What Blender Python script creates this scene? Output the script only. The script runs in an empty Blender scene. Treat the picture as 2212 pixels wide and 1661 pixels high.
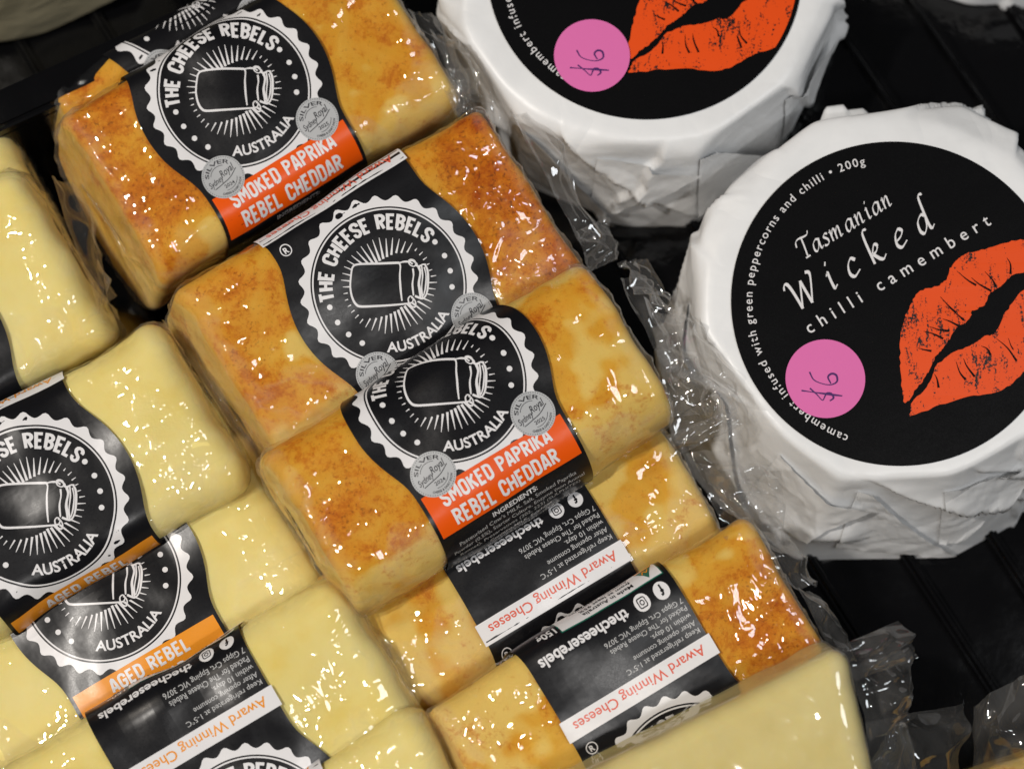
import bpy, bmesh, math, random
import numpy as np
from mathutils import Vector, Matrix
from mathutils.geometry import tessellate_polygon

scene = bpy.context.scene
COL = scene.collection
R = math.radians
MM = 0.001

# ------------------------------------------------------------------ camera
TILT = R(13.0)
DIST = 0.55
TARGET = Vector((0, 0, 0.045))
TANW = 0.135 / 0.55
cam_d = bpy.data.cameras.new('camera')
cam = bpy.data.objects.new('camera', cam_d)
COL.objects.link(cam)
CAMLOC = TARGET + DIST * Vector((0, -math.sin(TILT), math.cos(TILT)))
cam.location = CAMLOC
cam.rotation_euler = (TILT, 0, 0)
cam_d.sensor_width = 36.0
cam_d.lens = 18.0 / TANW
cam_d.clip_start = 0.01
cam_d.clip_end = 50.0
cam_d.dof.use_dof = True
cam_d.dof.focus_distance = 0.537
cam_d.dof.aperture_fstop = 9.0
scene.camera = cam

# ------------------------------------------------------------------ world, lamps, exposure
w = bpy.data.worlds.new('World')
scene.world = w
w.use_nodes = True
bg = w.node_tree.nodes['Background']
bg.inputs[0].default_value = (0.95, 0.97, 1.0, 1)
bg.inputs[1].default_value = 0.03


def area(name, loc, target, size, power, color, shape='DISK'):
    l = bpy.data.lights.new(name, 'AREA')
    l.shape = shape
    l.size = size
    l.energy = power
    l.color = color
    o = bpy.data.objects.new(name, l)
    o.location = loc
    d = Vector(target) - Vector(loc)
    o.rotation_euler = d.to_track_quat('-Z', 'Y').to_euler()
    COL.objects.link(o)
    return o


area('ceiling_spot', (-0.50, -0.12, 1.02), (0, 0, 0.04), 0.05, 6.6, (1.0, 0.94, 0.87))
area('ceiling_spot', (-0.72, 0.28, 1.05), (0, 0, 0.04), 0.05, 2.4, (1.0, 0.90, 0.78))
area('ceiling_spot', (0.30, -0.42, 1.15), (0, 0, 0.04), 0.05, 2.4, (1.0, 0.97, 0.94))
area('soft_fill', (0.75, -0.15, 1.15), (0, 0, 0.04), 0.35, 3.0, (0.93, 0.97, 1.0))  # added fill light: large, soft and cool, brightens from the right

scene.view_settings.view_transform = 'Standard'
scene.view_settings.look = 'None'
scene.view_settings.exposure = 0.08
scene.view_settings.gamma = 1.0
scene.render.engine = 'CYCLES'
scene.cycles.use_denoising = True
scene.cycles.max_bounces = 10
scene.cycles.transparent_max_bounces = 24
scene.cycles.sample_clamp_indirect = 4.0
scene.cycles.caustics_reflective = False
scene.cycles.caustics_refractive = False

# ------------------------------------------------------------------ helpers
CR = Vector((1, 0, 0))
CU = Vector((0, math.cos(TILT), math.sin(TILT)))
CF = Vector((0, math.sin(TILT), -math.cos(TILT)))


def at(x, y, zmm):
    """World point at height zmm seen at pixel (x, y) of a 2212 x 1661 view."""
    a = (x - 1106.0) / 1106.0 * TANW
    b = -(y - 830.5) / 1106.0 * TANW
    d = CF + a * CR + b * CU
    t = (zmm * MM - CAMLOC.z) / d.z
    return CAMLOC + t * d


_rng = np.random.RandomState(7)
_PERM = _rng.permutation(256)
_PERM = np.concatenate([_PERM, _PERM, _PERM])
_G = _rng.normal(size=(256, 3))
_G /= np.linalg.norm(_G, axis=1)[:, None]


def perlin(p):
    p = np.asarray(p, dtype=np.float64)
    i = np.floor(p).astype(int)
    f = p - i
    u = f * f * f * (f * (f * 6 - 15) + 10)
    i &= 255
    out = 0
    for dx in (0, 1):
        wx = u[..., 0] if dx else 1 - u[..., 0]
        for dy in (0, 1):
            wy = u[..., 1] if dy else 1 - u[..., 1]
            for dz in (0, 1):
                wz = u[..., 2] if dz else 1 - u[..., 2]
                h = _PERM[_PERM[_PERM[(i[..., 0] + dx) & 255] + ((i[..., 1] + dy) & 255)] + ((i[..., 2] + dz) & 255)]
                g = _G[h]
                out = out + wx * wy * wz * (g[..., 0] * (f[..., 0] - dx) + g[..., 1] * (f[..., 1] - dy) + g[..., 2] * (f[..., 2] - dz))
    return out * 1.5


def fbm(p, octaves=3, gain=0.5):
    p = np.asarray(p, dtype=np.float64)
    a, s, out = 1.0, 1.0, 0
    for k in range(octaves):
        out = out + a * perlin(p * s + 17.3 * k)
        a *= gain
        s *= 2.03
    return out


def ridge(p, octaves=2):
    p = np.asarray(p, dtype=np.float64)
    a, s, out = 1.0, 1.0, 0
    for k in range(octaves):
        out = out + a * (1 - np.abs(perlin(p * s + 31.7 * k)) * 2.2)
        a *= 0.5
        s *= 2.1
    return out


def empty(name, loc=(0, 0, 0)):
    o = bpy.data.objects.new(name, None)
    o.empty_display_size = 0.01
    o.location = loc
    COL.objects.link(o)
    return o


def tag(o, label=None, cat=None, group=None, kind=None):
    if label:
        o['label'] = label
    if cat:
        o['category'] = cat
    if group:
        o['group'] = group
    if kind:
        o['kind'] = kind
    return o


def mesh_obj(name, verts, faces, mats, parent=None, midx=None, smooth=True):
    me = bpy.data.meshes.new(name)
    me.from_pydata([tuple(v) for v in verts], [], [tuple(f) for f in faces])
    for m in (mats if isinstance(mats, (list, tuple)) else [mats]):
        me.materials.append(m)
    if midx is not None:
        me.polygons.foreach_set('material_index', np.asarray(midx, dtype=np.int32))
    if smooth:
        me.polygons.foreach_set('use_smooth', np.ones(len(me.polygons), dtype=bool))
    me.update()
    o = bpy.data.objects.new(name, me)
    COL.objects.link(o)
    if parent:
        o.parent = parent
    return o


def grid_faces(nu, nv, wrap_v=False):
    f = []
    for i in range(nu - 1):
        for j in range(nv if wrap_v else nv - 1):
            j2 = (j + 1) % nv
            f.append((i * nv + j, (i + 1) * nv + j, (i + 1) * nv + j2, i * nv + j2))
    return f


# ------------------------------------------------------------------ materials
def new_mat(name):
    m = bpy.data.materials.new(name)
    m.use_nodes = True
    nt = m.node_tree
    for n in list(nt.nodes):
        nt.nodes.remove(n)
    out = nt.nodes.new('ShaderNodeOutputMaterial')
    return m, nt, out


def nd(nt, typ, **kw):
    n = nt.nodes.new(typ)
    for k, v in kw.items():
        setattr(n, k, v)
    return n


def principled(nt, out, color=None, rough=0.5, spec=0.5, **inp):
    p = nd(nt, 'ShaderNodeBsdfPrincipled')
    if color is not None:
        p.inputs['Base Color'].default_value = (*color, 1)
    p.inputs['Roughness'].default_value = rough
    p.inputs['Specular IOR Level'].default_value = spec
    for k, v in inp.items():
        p.inputs[k.replace('_', ' ')].default_value = v
    nt.links.new(p.outputs[0], out.inputs[0])
    return p


def obj_noise(nt, scale, detail=3.0, rough=0.5, vec=None, dist=0.0):
    n = nd(nt, 'ShaderNodeTexNoise')
    n.inputs['Scale'].default_value = scale
    n.inputs['Detail'].default_value = detail
    n.inputs['Roughness'].default_value = rough
    n.inputs['Distortion'].default_value = dist
    if vec is None:
        tc = nd(nt, 'ShaderNodeTexCoord')
        oi = nd(nt, 'ShaderNodeObjectInfo')
        ad = nd(nt, 'ShaderNodeVectorMath', operation='ADD')
        nt.links.new(tc.outputs['Object'], ad.inputs[0])
        nt.links.new(oi.outputs['Random'], ad.inputs[1])
        vec = ad.outputs[0]
    nt.links.new(vec, n.inputs['Vector'])
    return n, vec


def ramp(nt, fac, stops):
    r = nd(nt, 'ShaderNodeValToRGB')
    el = r.color_ramp.elements
    while len(el) < len(stops):
        el.new(0.5)
    for e, (p, c) in zip(el, stops):
        e.position = p
        e.color = (*c, 1) if len(c) == 3 else c
    nt.links.new(fac, r.inputs[0])
    return r


def mixc(nt, fac, a, b, blend='MIX'):
    m = nd(nt, 'ShaderNodeMix', data_type='RGBA', blend_type=blend)
    for s, v in ((0, fac), (6, a), (7, b)):
        if hasattr(v, 'node'):
            nt.links.new(v, m.inputs[s])
        elif s == 0:
            m.inputs[s].default_value = v
        else:
            m.inputs[s].default_value = (*v, 1)
    return m.outputs[2]


def math_n(nt, op, a, b=None, clamp=False):
    m = nd(nt, 'ShaderNodeMath', operation=op, use_clamp=clamp)
    for k, v in ((0, a), (1, b)):
        if v is None:
            continue
        if hasattr(v, 'node'):
            nt.links.new(v, m.inputs[k])
        else:
            m.inputs[k].default_value = v
    return m.outputs[0]


def bump(nt, height, strength, distance):
    b = nd(nt, 'ShaderNodeBump')
    b.inputs['Strength'].default_value = strength
    b.inputs['Distance'].default_value = distance
    nt.links.new(height, b.inputs['Height'])
    return b.outputs[0]


def make_pale_cheese(name, c0, c1, c2):
    m, nt, out = new_mat(name)
    p = principled(nt, out, rough=0.5, spec=0.1, Subsurface_Weight=0.3, Subsurface_Scale=1.0)
    p.inputs['Subsurface Radius'].default_value = (0.005, 0.003, 0.001)
    n, v = obj_noise(nt, 45, 5, 0.6)
    n2, _ = obj_noise(nt, 240, 4, 0.6, v)
    r = ramp(nt, n.outputs[0], [(0.3, c0), (0.55, c1), (0.75, c2)])
    c = mixc(nt, math_n(nt, 'MULTIPLY', n2.outputs[0], 0.25), r.outputs[0], c2)
    nt.links.new(c, p.inputs['Base Color'])
    nt.links.new(bump(nt, n2.outputs[0], 0.25, 0.0006), p.inputs['Normal'])
    return m


def make_paprika_cheese():
    m, nt, out = new_mat('paprika_dusted_cheese')
    p = principled(nt, out, rough=0.5, spec=0.08, Subsurface_Weight=0.2, Subsurface_Scale=1.0)
    p.inputs['Subsurface Radius'].default_value = (0.004, 0.0018, 0.0006)
    at_ = nd(nt, 'ShaderNodeAttribute', attribute_name='spice')
    sp = at_.outputs['Fac']
    n, v = obj_noise(nt, 60, 6, 0.62, dist=0.6)
    nb, _ = obj_noise(nt, 170, 10, 0.8, v, 0.3)
    ns, _ = obj_noise(nt, 1150, 3, 0.6, v)
    nm, _ = obj_noise(nt, 700, 5, 0.75, v)
    body = ramp(nt, n.outputs[0], [(0.3, (0.79, 0.49, 0.075)), (0.5, (0.74, 0.39, 0.035)), (0.7, (0.68, 0.30, 0.014))])
    tint = mixc(nt, math_n(nt, 'MULTIPLY', sp, 0.75, True), body.outputs[0], (0.66, 0.20, 0.004))
    pale = math_n(nt, 'SUBTRACT', 1.0, math_n(nt, 'MULTIPLY', sp, 7.0, True), True)
    tint = mixc(nt, math_n(nt, 'MULTIPLY', pale, 0.75), tint, (0.82, 0.60, 0.17))
    # powder: grainy patches, redder where it lies thick
    f = math_n(nt, 'ADD', nb.outputs[0], math_n(nt, 'MULTIPLY', sp, 0.22))
    f = math_n(nt, 'ADD', f, math_n(nt, 'MULTIPLY', math_n(nt, 'SUBTRACT', n.outputs[0], 0.5), 0.55))
    f = math_n(nt, 'ADD', f, math_n(nt, 'MULTIPLY', math_n(nt, 'SUBTRACT', nm.outputs[0], 0.5), 0.45))
    bl = ramp(nt, f, [(0.575, (0, 0, 0)), (0.69, (0.55, 0.55, 0.55)), (0.88, (1, 1, 1))])
    pw = ramp(nt, f, [(0.6, (0.60, 0.155, 0.003)), (0.88, (0.40, 0.068, 0.001))])
    c = mixc(nt, bl.outputs[0], tint, pw.outputs[0])
    # fine specks
    fs = math_n(nt, 'ADD', ns.outputs[0], math_n(nt, 'MULTIPLY', math_n(nt, 'SUBTRACT', nm.outputs[0], 0.5), 0.5))
    fs = math_n(nt, 'ADD', fs, math_n(nt, 'MULTIPLY', sp, 0.06))
    s2 = ramp(nt, fs, [(0.63, (0, 0, 0)), (0.72, (1, 1, 1))])
    c = mixc(nt, math_n(nt, 'MULTIPLY', s2.outputs[0], math_n(nt, 'ADD', math_n(nt, 'MULTIPLY', sp, 0.6), 0.10, True)), c, (0.20, 0.05, 0.005))
    nt.links.new(c, p.inputs['Base Color'])
    nt.links.new(bump(nt, nb.outputs[0], 0.3, 0.0008), p.inputs['Normal'])
    return m


def make_film(name, haze, base, bscale, bdist, rough=0.05, tint=(0.97, 0.97, 0.97), patch=0.0, crease=0.2):
    """Clear plastic film: see-through, glossy, creased, with a trace of milky scatter where it doubles over."""
    m, nt, out = new_mat(name)
    n, v = obj_noise(nt, bscale, 2, 0.45, dist=0.6)
    # sharp tension creases: ridges of a second noise
    n2, _ = obj_noise(nt, bscale * 0.45, 2, 0.5, v, 1.6)
    cr = math_n(nt, 'ABSOLUTE', math_n(nt, 'SUBTRACT', n2.outputs[0], 0.5))
    cr = math_n(nt, 'SUBTRACT', 1.0, math_n(nt, 'MULTIPLY', cr, 9.0, True), True)
    n3, _ = obj_noise(nt, bscale * 0.18, 2, 0.5, v, 0.5)
    act = ramp(nt, n3.outputs[0], [(0.51, (0.03, 0.03, 0.03)), (0.68, (1, 1, 1))])
    n4, _ = obj_noise(nt, bscale * 0.16, 1, 0.5, v, 1.0)
    act2 = ramp(nt, n4.outputs[0], [(0.46, (0.05, 0.05, 0.05)), (0.64, (1, 1, 1))])
    mp = nd(nt, 'ShaderNodeMapping')
    mp.inputs['Scale'].default_value = (1.0, 0.16, 0.3)
    mp.inputs['Rotation'].default_value = (0, 0, R(14))
    nt.links.new(v, mp.inputs[0])
    n5, _ = obj_noise(nt, bscale * 0.55, 1, 0.4, mp.outputs[0], 0.4)
    ln = math_n(nt, 'ABSOLUTE', math_n(nt, 'SUBTRACT', n5.outputs[0], 0.5))
    ln = math_n(nt, 'SUBTRACT', 1.0, math_n(nt, 'MULTIPLY', ln, 16.0, True), True)
    crm = math_n(nt, 'MULTIPLY', math_n(nt, 'ADD', cr, math_n(nt, 'MULTIPLY', ln, 0.7)), act2.outputs[0])
    h = math_n(nt, 'ADD', math_n(nt, 'MULTIPLY', n.outputs[0], act.outputs[0]), math_n(nt, 'MULTIPLY', crm, crease))
    nrm = bump(nt, h, 1.0, bdist)
    tr = nd(nt, 'ShaderNodeBsdfTransparent')
    tr.inputs[0].default_value = (*tint, 1)
    gl = nd(nt, 'ShaderNodeBsdfGlossy')
    gl.inputs['Roughness'].default_value = rough
    gl.inputs[0].default_value = (1, 1, 1, 1)
    nt.links.new(nrm, gl.inputs['Normal'])
    lw = nd(nt, 'ShaderNodeLayerWeight')
    lw.inputs[0].default_value = 0.5
    f = math_n(nt, 'POWER', lw.outputs['Facing'], 3.0)
    f = math_n(nt, 'ADD', math_n(nt, 'MULTIPLY', f, 0.4), base, True)
    mx = nd(nt, 'ShaderNodeMixShader')
    nt.links.new(f, mx.inputs[0])
    nt.links.new(tr.outputs[0], mx.inputs[1])
    nt.links.new(gl.outputs[0], mx.inputs[2])
    df = nd(nt, 'ShaderNodeBsdfDiffuse')
    df.inputs[0].default_value = (0.85, 0.84, 0.82, 1)
    tl = nd(nt, 'ShaderNodeBsdfTranslucent')
    tl.inputs[0].default_value = (0.85, 0.84, 0.82, 1)
    dm = nd(nt, 'ShaderNodeMixShader')
    dm.inputs[0].default_value = 0.4
    nt.links.new(df.outputs[0], dm.inputs[1])
    nt.links.new(tl.outputs[0], dm.inputs[2])
    hz = math_n(nt, 'ADD', haze, math_n(nt, 'MULTIPLY', cr, haze * 1.5))
    hz = math_n(nt, 'ADD', hz, math_n(nt, 'MULTIPLY', lw.outputs['Facing'], haze))
    if patch:
        at_ = nd(nt, 'ShaderNodeAttribute', attribute_name='fold')
        hz = math_n(nt, 'ADD', hz, math_n(nt, 'MULTIPLY', at_.outputs['Fac'], math_n(nt, 'ADD', patch * 0.7, math_n(nt, 'MULTIPLY', cr, patch))))
    m2 = nd(nt, 'ShaderNodeMixShader')
    nt.links.new(hz, m2.inputs[0])
    nt.links.new(mx.outputs[0], m2.inputs[1])
    nt.links.new(dm.outputs[0], m2.inputs[2])
    nt.links.new(m2.outputs[0], out.inputs[0])
    return m


def make_print(name, color, rough=0.30, spec=0.32, bstr=0.05, metallic=0.0):
    m, nt, out = new_mat(name)
    p = principled(nt, out, color, rough, spec, Metallic=metallic)
    n, v = obj_noise(nt, 90, 3, 0.5)
    n2, _ = obj_noise(nt, 2500, 2, 0.5, v)
    c = mixc(nt, math_n(nt, 'MULTIPLY', n.outputs[0], 0.16), color, tuple(min(1, x * 0.75 + 0.004) for x in color))
    nt.links.new(c, p.inputs['Base Color'])
    nt.links.new(math_n(nt, 'ADD', math_n(nt, 'MULTIPLY', n2.outputs[0], 0.12), rough - 0.06), p.inputs['Roughness'])
    nt.links.new(bump(nt, n.outputs[0], bstr, 0.004), p.inputs['Normal'])
    return m


def make_paper():
    m, nt, out = new_mat('waxed_white_paper')
    p = principled(nt, out, (0.80, 0.79, 0.78), 0.38, 0.5)
    n, v = obj_noise(nt, 40, 4, 0.55, dist=1.0)
    n2, _ = obj_noise(nt, 160, 3, 0.5, v)
    c = ramp(nt, n.outputs[0], [(0.3, (0.735, 0.745, 0.755)), (0.6, (0.80, 0.81, 0.82))])
    nt.links.new(c.outputs[0], p.inputs['Base Color'])
    n3, _ = obj_noise(nt, 34, 2, 0.5, v, 0.8)
    n4, _ = obj_noise(nt, 75, 2, 0.5, v, 0.8)
    k1 = math_n(nt, 'MULTIPLY', math_n(nt, 'ABSOLUTE', math_n(nt, 'SUBTRACT', n3.outputs[0], 0.5)), 2.0)
    k2 = math_n(nt, 'MULTIPLY', math_n(nt, 'ABSOLUTE', math_n(nt, 'SUBTRACT', n4.outputs[0], 0.5)), 0.4)
    h = math_n(nt, 'ADD', math_n(nt, 'ADD', k1, k2), math_n(nt, 'MULTIPLY', n2.outputs[0], 0.12))
    nt.links.new(bump(nt, h, 0.22, 0.0035), p.inputs['Normal'])
    return m


def make_lips():
    m, nt, out = new_mat('lip_print')
    p = principled(nt, out, (0.8, 0.1, 0.01), 0.4, 0.4)
    tc = nd(nt, 'ShaderNodeTexCoord')
    mp = nd(nt, 'ShaderNodeMapping')
    mp.inputs['Rotation'].default_value = (0, 0, R(-32))
    mp.inputs['Scale'].default_value = (1.0, 0.28, 1.0)
    nt.links.new(tc.outputs['Object'], mp.inputs[0])
    n, _ = obj_noise(nt, 420, 6, 0.7, mp.outputs[0], 0.8)
    n2, _ = obj_noise(nt, 1500, 3, 0.7, tc.outputs['Object'])
    n3, _ = obj_noise(nt, 60, 3, 0.6, tc.outputs['Object'])
    f = math_n(nt, 'ADD', math_n(nt, 'MULTIPLY', n.outputs[0], 0.6), math_n(nt, 'MULTIPLY', n2.outputs[0], 0.45))
    f = math_n(nt, 'ADD', f, math_n(nt, 'MULTIPLY', math_n(nt, 'SUBTRACT', n3.outputs[0], 0.5), 0.35))
    r = ramp(nt, f, [(0.585, (0.78, 0.075, 0.004)), (0.615, (0.012, 0.009, 0.009))])
    nt.links.new(r.outputs[0], p.inputs['Base Color'])
    return m


def make_black_plastic():
    m, nt, out = new_mat('glossy_black_plastic')
    p = principled(nt, out, (0.003, 0.003, 0.0035), 0.12, 0.45)
    n, v = obj_noise(nt, 60, 4, 0.6)
    r = ramp(nt, n.outputs[0], [(0.35, (0.07, 0.07, 0.07)), (0.75, (0.2, 0.2, 0.2))])
    nt.links.new(r.outputs[0], p.inputs['Roughness'])
    nt.links.new(bump(nt, n.outputs[0], 0.1, 0.004), p.inputs['Normal'])
    return m


M_PALE = make_pale_cheese('pale_cheddar', (0.89, 0.77, 0.335), (0.87, 0.72, 0.255), (0.83, 0.62, 0.135))
M_CREAM = make_pale_cheese('creamy_cheese', (0.78, 0.67, 0.30), (0.74, 0.61, 0.24), (0.69, 0.55, 0.19))
M_PAP = make_paprika_cheese()
M_FILM = make_film('tight_clear_film', 0.004, 0.06, 130, 0.0012, 0.03, patch=0.08, crease=0.2)
M_FLAP = make_film('loose_clear_film', 0.035, 0.09, 55, 0.0009, 0.06, (0.97, 0.97, 0.97), crease=0.2)
M_SMOOTH = make_film('smooth_clear_film', 0.02, 0.06, 50, 0.00045, 0.05, patch=0.08)
M_BLACK = make_print('black_label_ink', (0.0055, 0.0055, 0.007))
M_WHITE = make_print('white_label_ink', (0.74, 0.73, 0.74))
M_RED = make_print('red_orange_ink', (0.80, 0.095, 0.003), 0.3, 0.2)
M_REDTXT = make_print('red_lettering_ink', (0.70, 0.11, 0.06))
M_AMBER = make_print('amber_ink', (0.80, 0.29, 0.015))
M_SILVER = make_print('silver_foil_ink', (0.42, 0.43, 0.44), 0.45, 0.5)
M_DARK = make_print('dark_badge_ink', (0.03, 0.03, 0.035))
M_GREEN = make_print('green_ink', (0.01, 0.13, 0.09))
M_GREY = make_print('grey_small_ink', (0.50, 0.50, 0.50))
M_PINK = make_print('pink_sticker_paper', (0.72, 0.155, 0.42), 0.6, 0.25)
M_PEN = make_print('purple_pen_ink', (0.06, 0.012, 0.12), 0.5)
M_CAMBLACK = make_print('black_disc_ink', (0.0035, 0.0035, 0.004), 0.26, 0.22, 0.03)
M_PAPER = make_paper()
M_LIPS = make_lips()
M_TRAY = make_black_plastic()
LABEL_MATS = [M_BLACK, M_WHITE, M_RED, M_REDTXT, M_AMBER, M_SILVER, M_DARK, M_GREEN, M_GREY]
K, WH, RD, RT, AM, SV, DK, GN, GY = range(9)


# ------------------------------------------------------------------ 2D printed sheets
_text_cache = {}


def text_mesh(body, offset=0.0, shear=0.0, spacing=1.0):
    key = (body, offset, shear, spacing)
    if key in _text_cache:
        return _text_cache[key]
    cu = bpy.data.curves.new('lettering', 'FONT')
    cu.body = body
    cu.size = 1.0
    cu.offset = offset
    cu.shear = shear
    cu.space_character = spacing
    cu.resolution_u = 3
    cu.dimensions = '2D'
    cu.fill_mode = 'FRONT'
    o = bpy.data.objects.new('lettering', cu)
    me = bpy.data.meshes.new_from_object(o)
    v = np.array([x.co[:2] for x in me.vertices], dtype=float).reshape(-1, 2)
    f = [tuple(p.vertices) for p in me.polygons]
    bpy.data.objects.remove(o)
    bpy.data.curves.remove(cu)
    bpy.data.meshes.remove(me)
    if len(v):
        v[:, 0] -= v[:, 0].min()
    _text_cache[key] = (v, f)
    return v, f


def catmull(pts, n=6):
    pts = [np.array(p, float) for p in pts]
    if len(pts) < 3:
        return pts
    out = []
    ext = [2 * pts[0] - pts[1]] + pts + [2 * pts[-1] - pts[-2]]
    for i in range(1, len(ext) - 2):
        a, b, c, d = ext[i - 1:i + 3]
        for k in range(n):
            t = k / n
            out.append(0.5 * ((2 * b) + (c - a) * t + (2 * a - 5 * b + 4 * c - d) * t * t + (3 * b - a - 3 * c + d) * t ** 3))
    out.append(pts[-1])
    return out


class Sheet:
    """Flat artwork in millimetres: polygons with an ink and a layer."""

    def __init__(self):
        self.v, self.f, self.m = [], [], []
        self.j = 0

    def _z(self, layer):
        self.j = (self.j + 1) % 40
        return layer + self.j * 0.012

    def mesh(self, v, f, mat, layer):
        b = len(self.v)
        z = self._z(layer)
        self.v += [(p[0], p[1], z) for p in v]
        self.f += [tuple(i + b for i in q) for q in f]
        self.m += [mat] * len(f)

    def poly(self, pts, mat, layer):
        tris = tessellate_polygon([[Vector((p[0], p[1], 0)) for p in pts]])
        self.mesh(pts, [t if _ccw(pts, t) else t[::-1] for t in tris], mat, layer)

    def rect(self, x0, y0, x1, y1, mat, layer):
        self.mesh([(x0, y0), (x1, y0), (x1, y1), (x0, y1)], [(0, 1, 2, 3)], mat, layer)

    def ring(self, c, r0, r1, mat, layer, n=96):
        v, f = [], []
        for i in range(n):
            a = 2 * math.pi * i / n
            for r in (r0, r1):
                rr = r(a) if callable(r) else r
                v.append((c[0] + rr * math.cos(a), c[1] + rr * math.sin(a)))
        for i in range(n):
            k = (i + 1) % n
            f.append((2 * i, 2 * i + 1, 2 * k + 1, 2 * k))
        self.mesh(v, f, mat, layer)

    def disc(self, c, r, mat, layer, n=32):
        v = [c] + [(c[0] + r * math.cos(2 * math.pi * i / n), c[1] + r * math.sin(2 * math.pi * i / n)) for i in range(n)]
        self.mesh(v, [(0, i + 1, (i + 1) % n + 1) for i in range(n)], mat, layer)

    def ribbon(self, pts, width, mat, layer, closed=False):
        """width: number, or function(direction angle, fraction along)"""
        p = [np.array(q, float) for q in pts]
        n = len(p)
        v = []
        for i in range(n):
            a = p[(i - 1) % n] if (i > 0 or closed) else p[i]
            b = p[(i + 1) % n] if (i < n - 1 or closed) else p[i]
            d0 = p[i] - a
            d1 = b - p[i]
            l0, l1 = np.linalg.norm(d0), np.linalg.norm(d1)
            d0 = d0 / l0 if l0 > 1e-9 else None
            d1 = d1 / l1 if l1 > 1e-9 else None
            if d0 is None:
                d0 = d1
            if d1 is None:
                d1 = d0
            t = d0 + d1
            tl = np.linalg.norm(t)
            t = t / tl if tl > 1e-6 else d1
            c = max(0.5, float(np.dot(t, d1)))
            nn = np.array((-t[1], t[0]))
            wd = width(math.atan2(t[1], t[0]), i / max(1, n - 1)) if callable(width) else width
            v += [tuple(p[i] + nn * wd / 2 / c), tuple(p[i] - nn * wd / 2 / c)]
        f = []
        for i in range(n if closed else n - 1):
            k = (i + 1) % n
            f.append((2 * i + 1, 2 * k + 1, 2 * k, 2 * i))
        self.mesh(v, f, mat, layer)

    def text(self, body, x, y, size, mat, layer, align='C', bold=0.0, sx=1.0, shear=0.0, width=None, flip=False, rot=0.0, spacing=1.0):
        v, f = text_mesh(body, bold, shear, spacing)
        if not len(v):
            return
        v = v * size
        v[:, 0] *= sx
        wd = v[:, 0].max()
        if width:
            v[:, 0] *= width / wd
            wd = width
        v[:, 0] -= {'L': 0, 'C': wd / 2, 'R': wd}[align]
        a = rot + (math.pi if flip else 0)
        c, s = math.cos(a), math.sin(a)
        self.mesh([(x + p[0] * c - p[1] * s, y + p[0] * s + p[1] * c) for p in v], f, mat, layer)

    def bend(self, v, f, c, rad, ang, mat, layer, outward=True):
        """wrap flat lettering (x centred) round a circle"""
        out = []
        for p in v:
            if outward:
                a, r = ang - p[0] / rad, rad + p[1]
            else:
                a, r = ang + p[0] / rad, rad - p[1]
            out.append((c[0] + r * math.cos(a), c[1] + r * math.sin(a)))
        self.mesh(out, f, mat, layer)

    def arc_text(self, body, c, rad, ang, size, mat, layer, span=None, bold=0.0, outward=True, sx=1.0, spacing=1.0):
        v, f = text_mesh(body, bold, 0.0, spacing)
        v = v * size
        v[:, 0] *= sx
        if span:
            v[:, 0] *= span * rad / v[:, 0].max()
        v[:, 0] -= v[:, 0].max() / 2
        self.bend(v, f, c, rad, ang, mat, layer, outward)

    def cut(self, step, lo, hi):
        bm = bmesh.new()
        vs = [bm.verts.new(p) for p in self.v]
        for q, m in zip(self.f, self.m):
            try:
                fc = bm.faces.new([vs[i] for i in q])
                fc.material_index = m
            except ValueError:
                pass
        y = lo
        while y < hi:
            near = [g for g in bm.faces if min(w_.co.y for w_ in g.verts) < y < max(w_.co.y for w_ in g.verts)]
            geom = set(near)
            for g in near:
                geom.update(g.edges)
                geom.update(g.verts)
            if geom:
                bmesh.ops.bisect_plane(bm, geom=list(geom), plane_co=(0, y, 0), plane_no=(0, 1, 0), dist=1e-5)
            y += step
        x = -24.0
        while x <= 24.0:
            geom = set()
            for g in bm.faces:
                xs = [w_.co.x for w_ in g.verts]
                if min(xs) < x < max(xs) and max(xs) - min(xs) > 3.0:
                    geom.add(g)
                    geom.update(g.edges)
                    geom.update(g.verts)
            if geom:
                bmesh.ops.bisect_plane(bm, geom=list(geom), plane_co=(x, 0, 0), plane_no=(1, 0, 0), dist=1e-5)
            x += 3.0
        bm.verts.ensure_lookup_table()
        bm.verts.index_update()
        self.v = [tuple(x.co) for x in bm.verts]
        self.f = [tuple(x.index for x in q.verts) for q in bm.faces]
        self.m = [q.material_index for q in bm.faces]
        bm.free()


def _ccw(pts, t):
    a, b, c = (pts[i] for i in t)
    return (b[0] - a[0]) * (c[1] - a[1]) - (b[1] - a[1]) * (c[0] - a[0]) > 0


# condensed round-cornered capitals drawn as strokes, cap height 1
def _rr(x0, y0, x1, y1, r, corners):
    pass


def arc(cx, cy, rx, ry, a0, a1, n=6):
    return [(cx + rx * math.cos(R(a0 + (a1 - a0) * i / n)), cy + ry * math.sin(R(a0 + (a1 - a0) * i / n))) for i in range(n + 1)]


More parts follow.
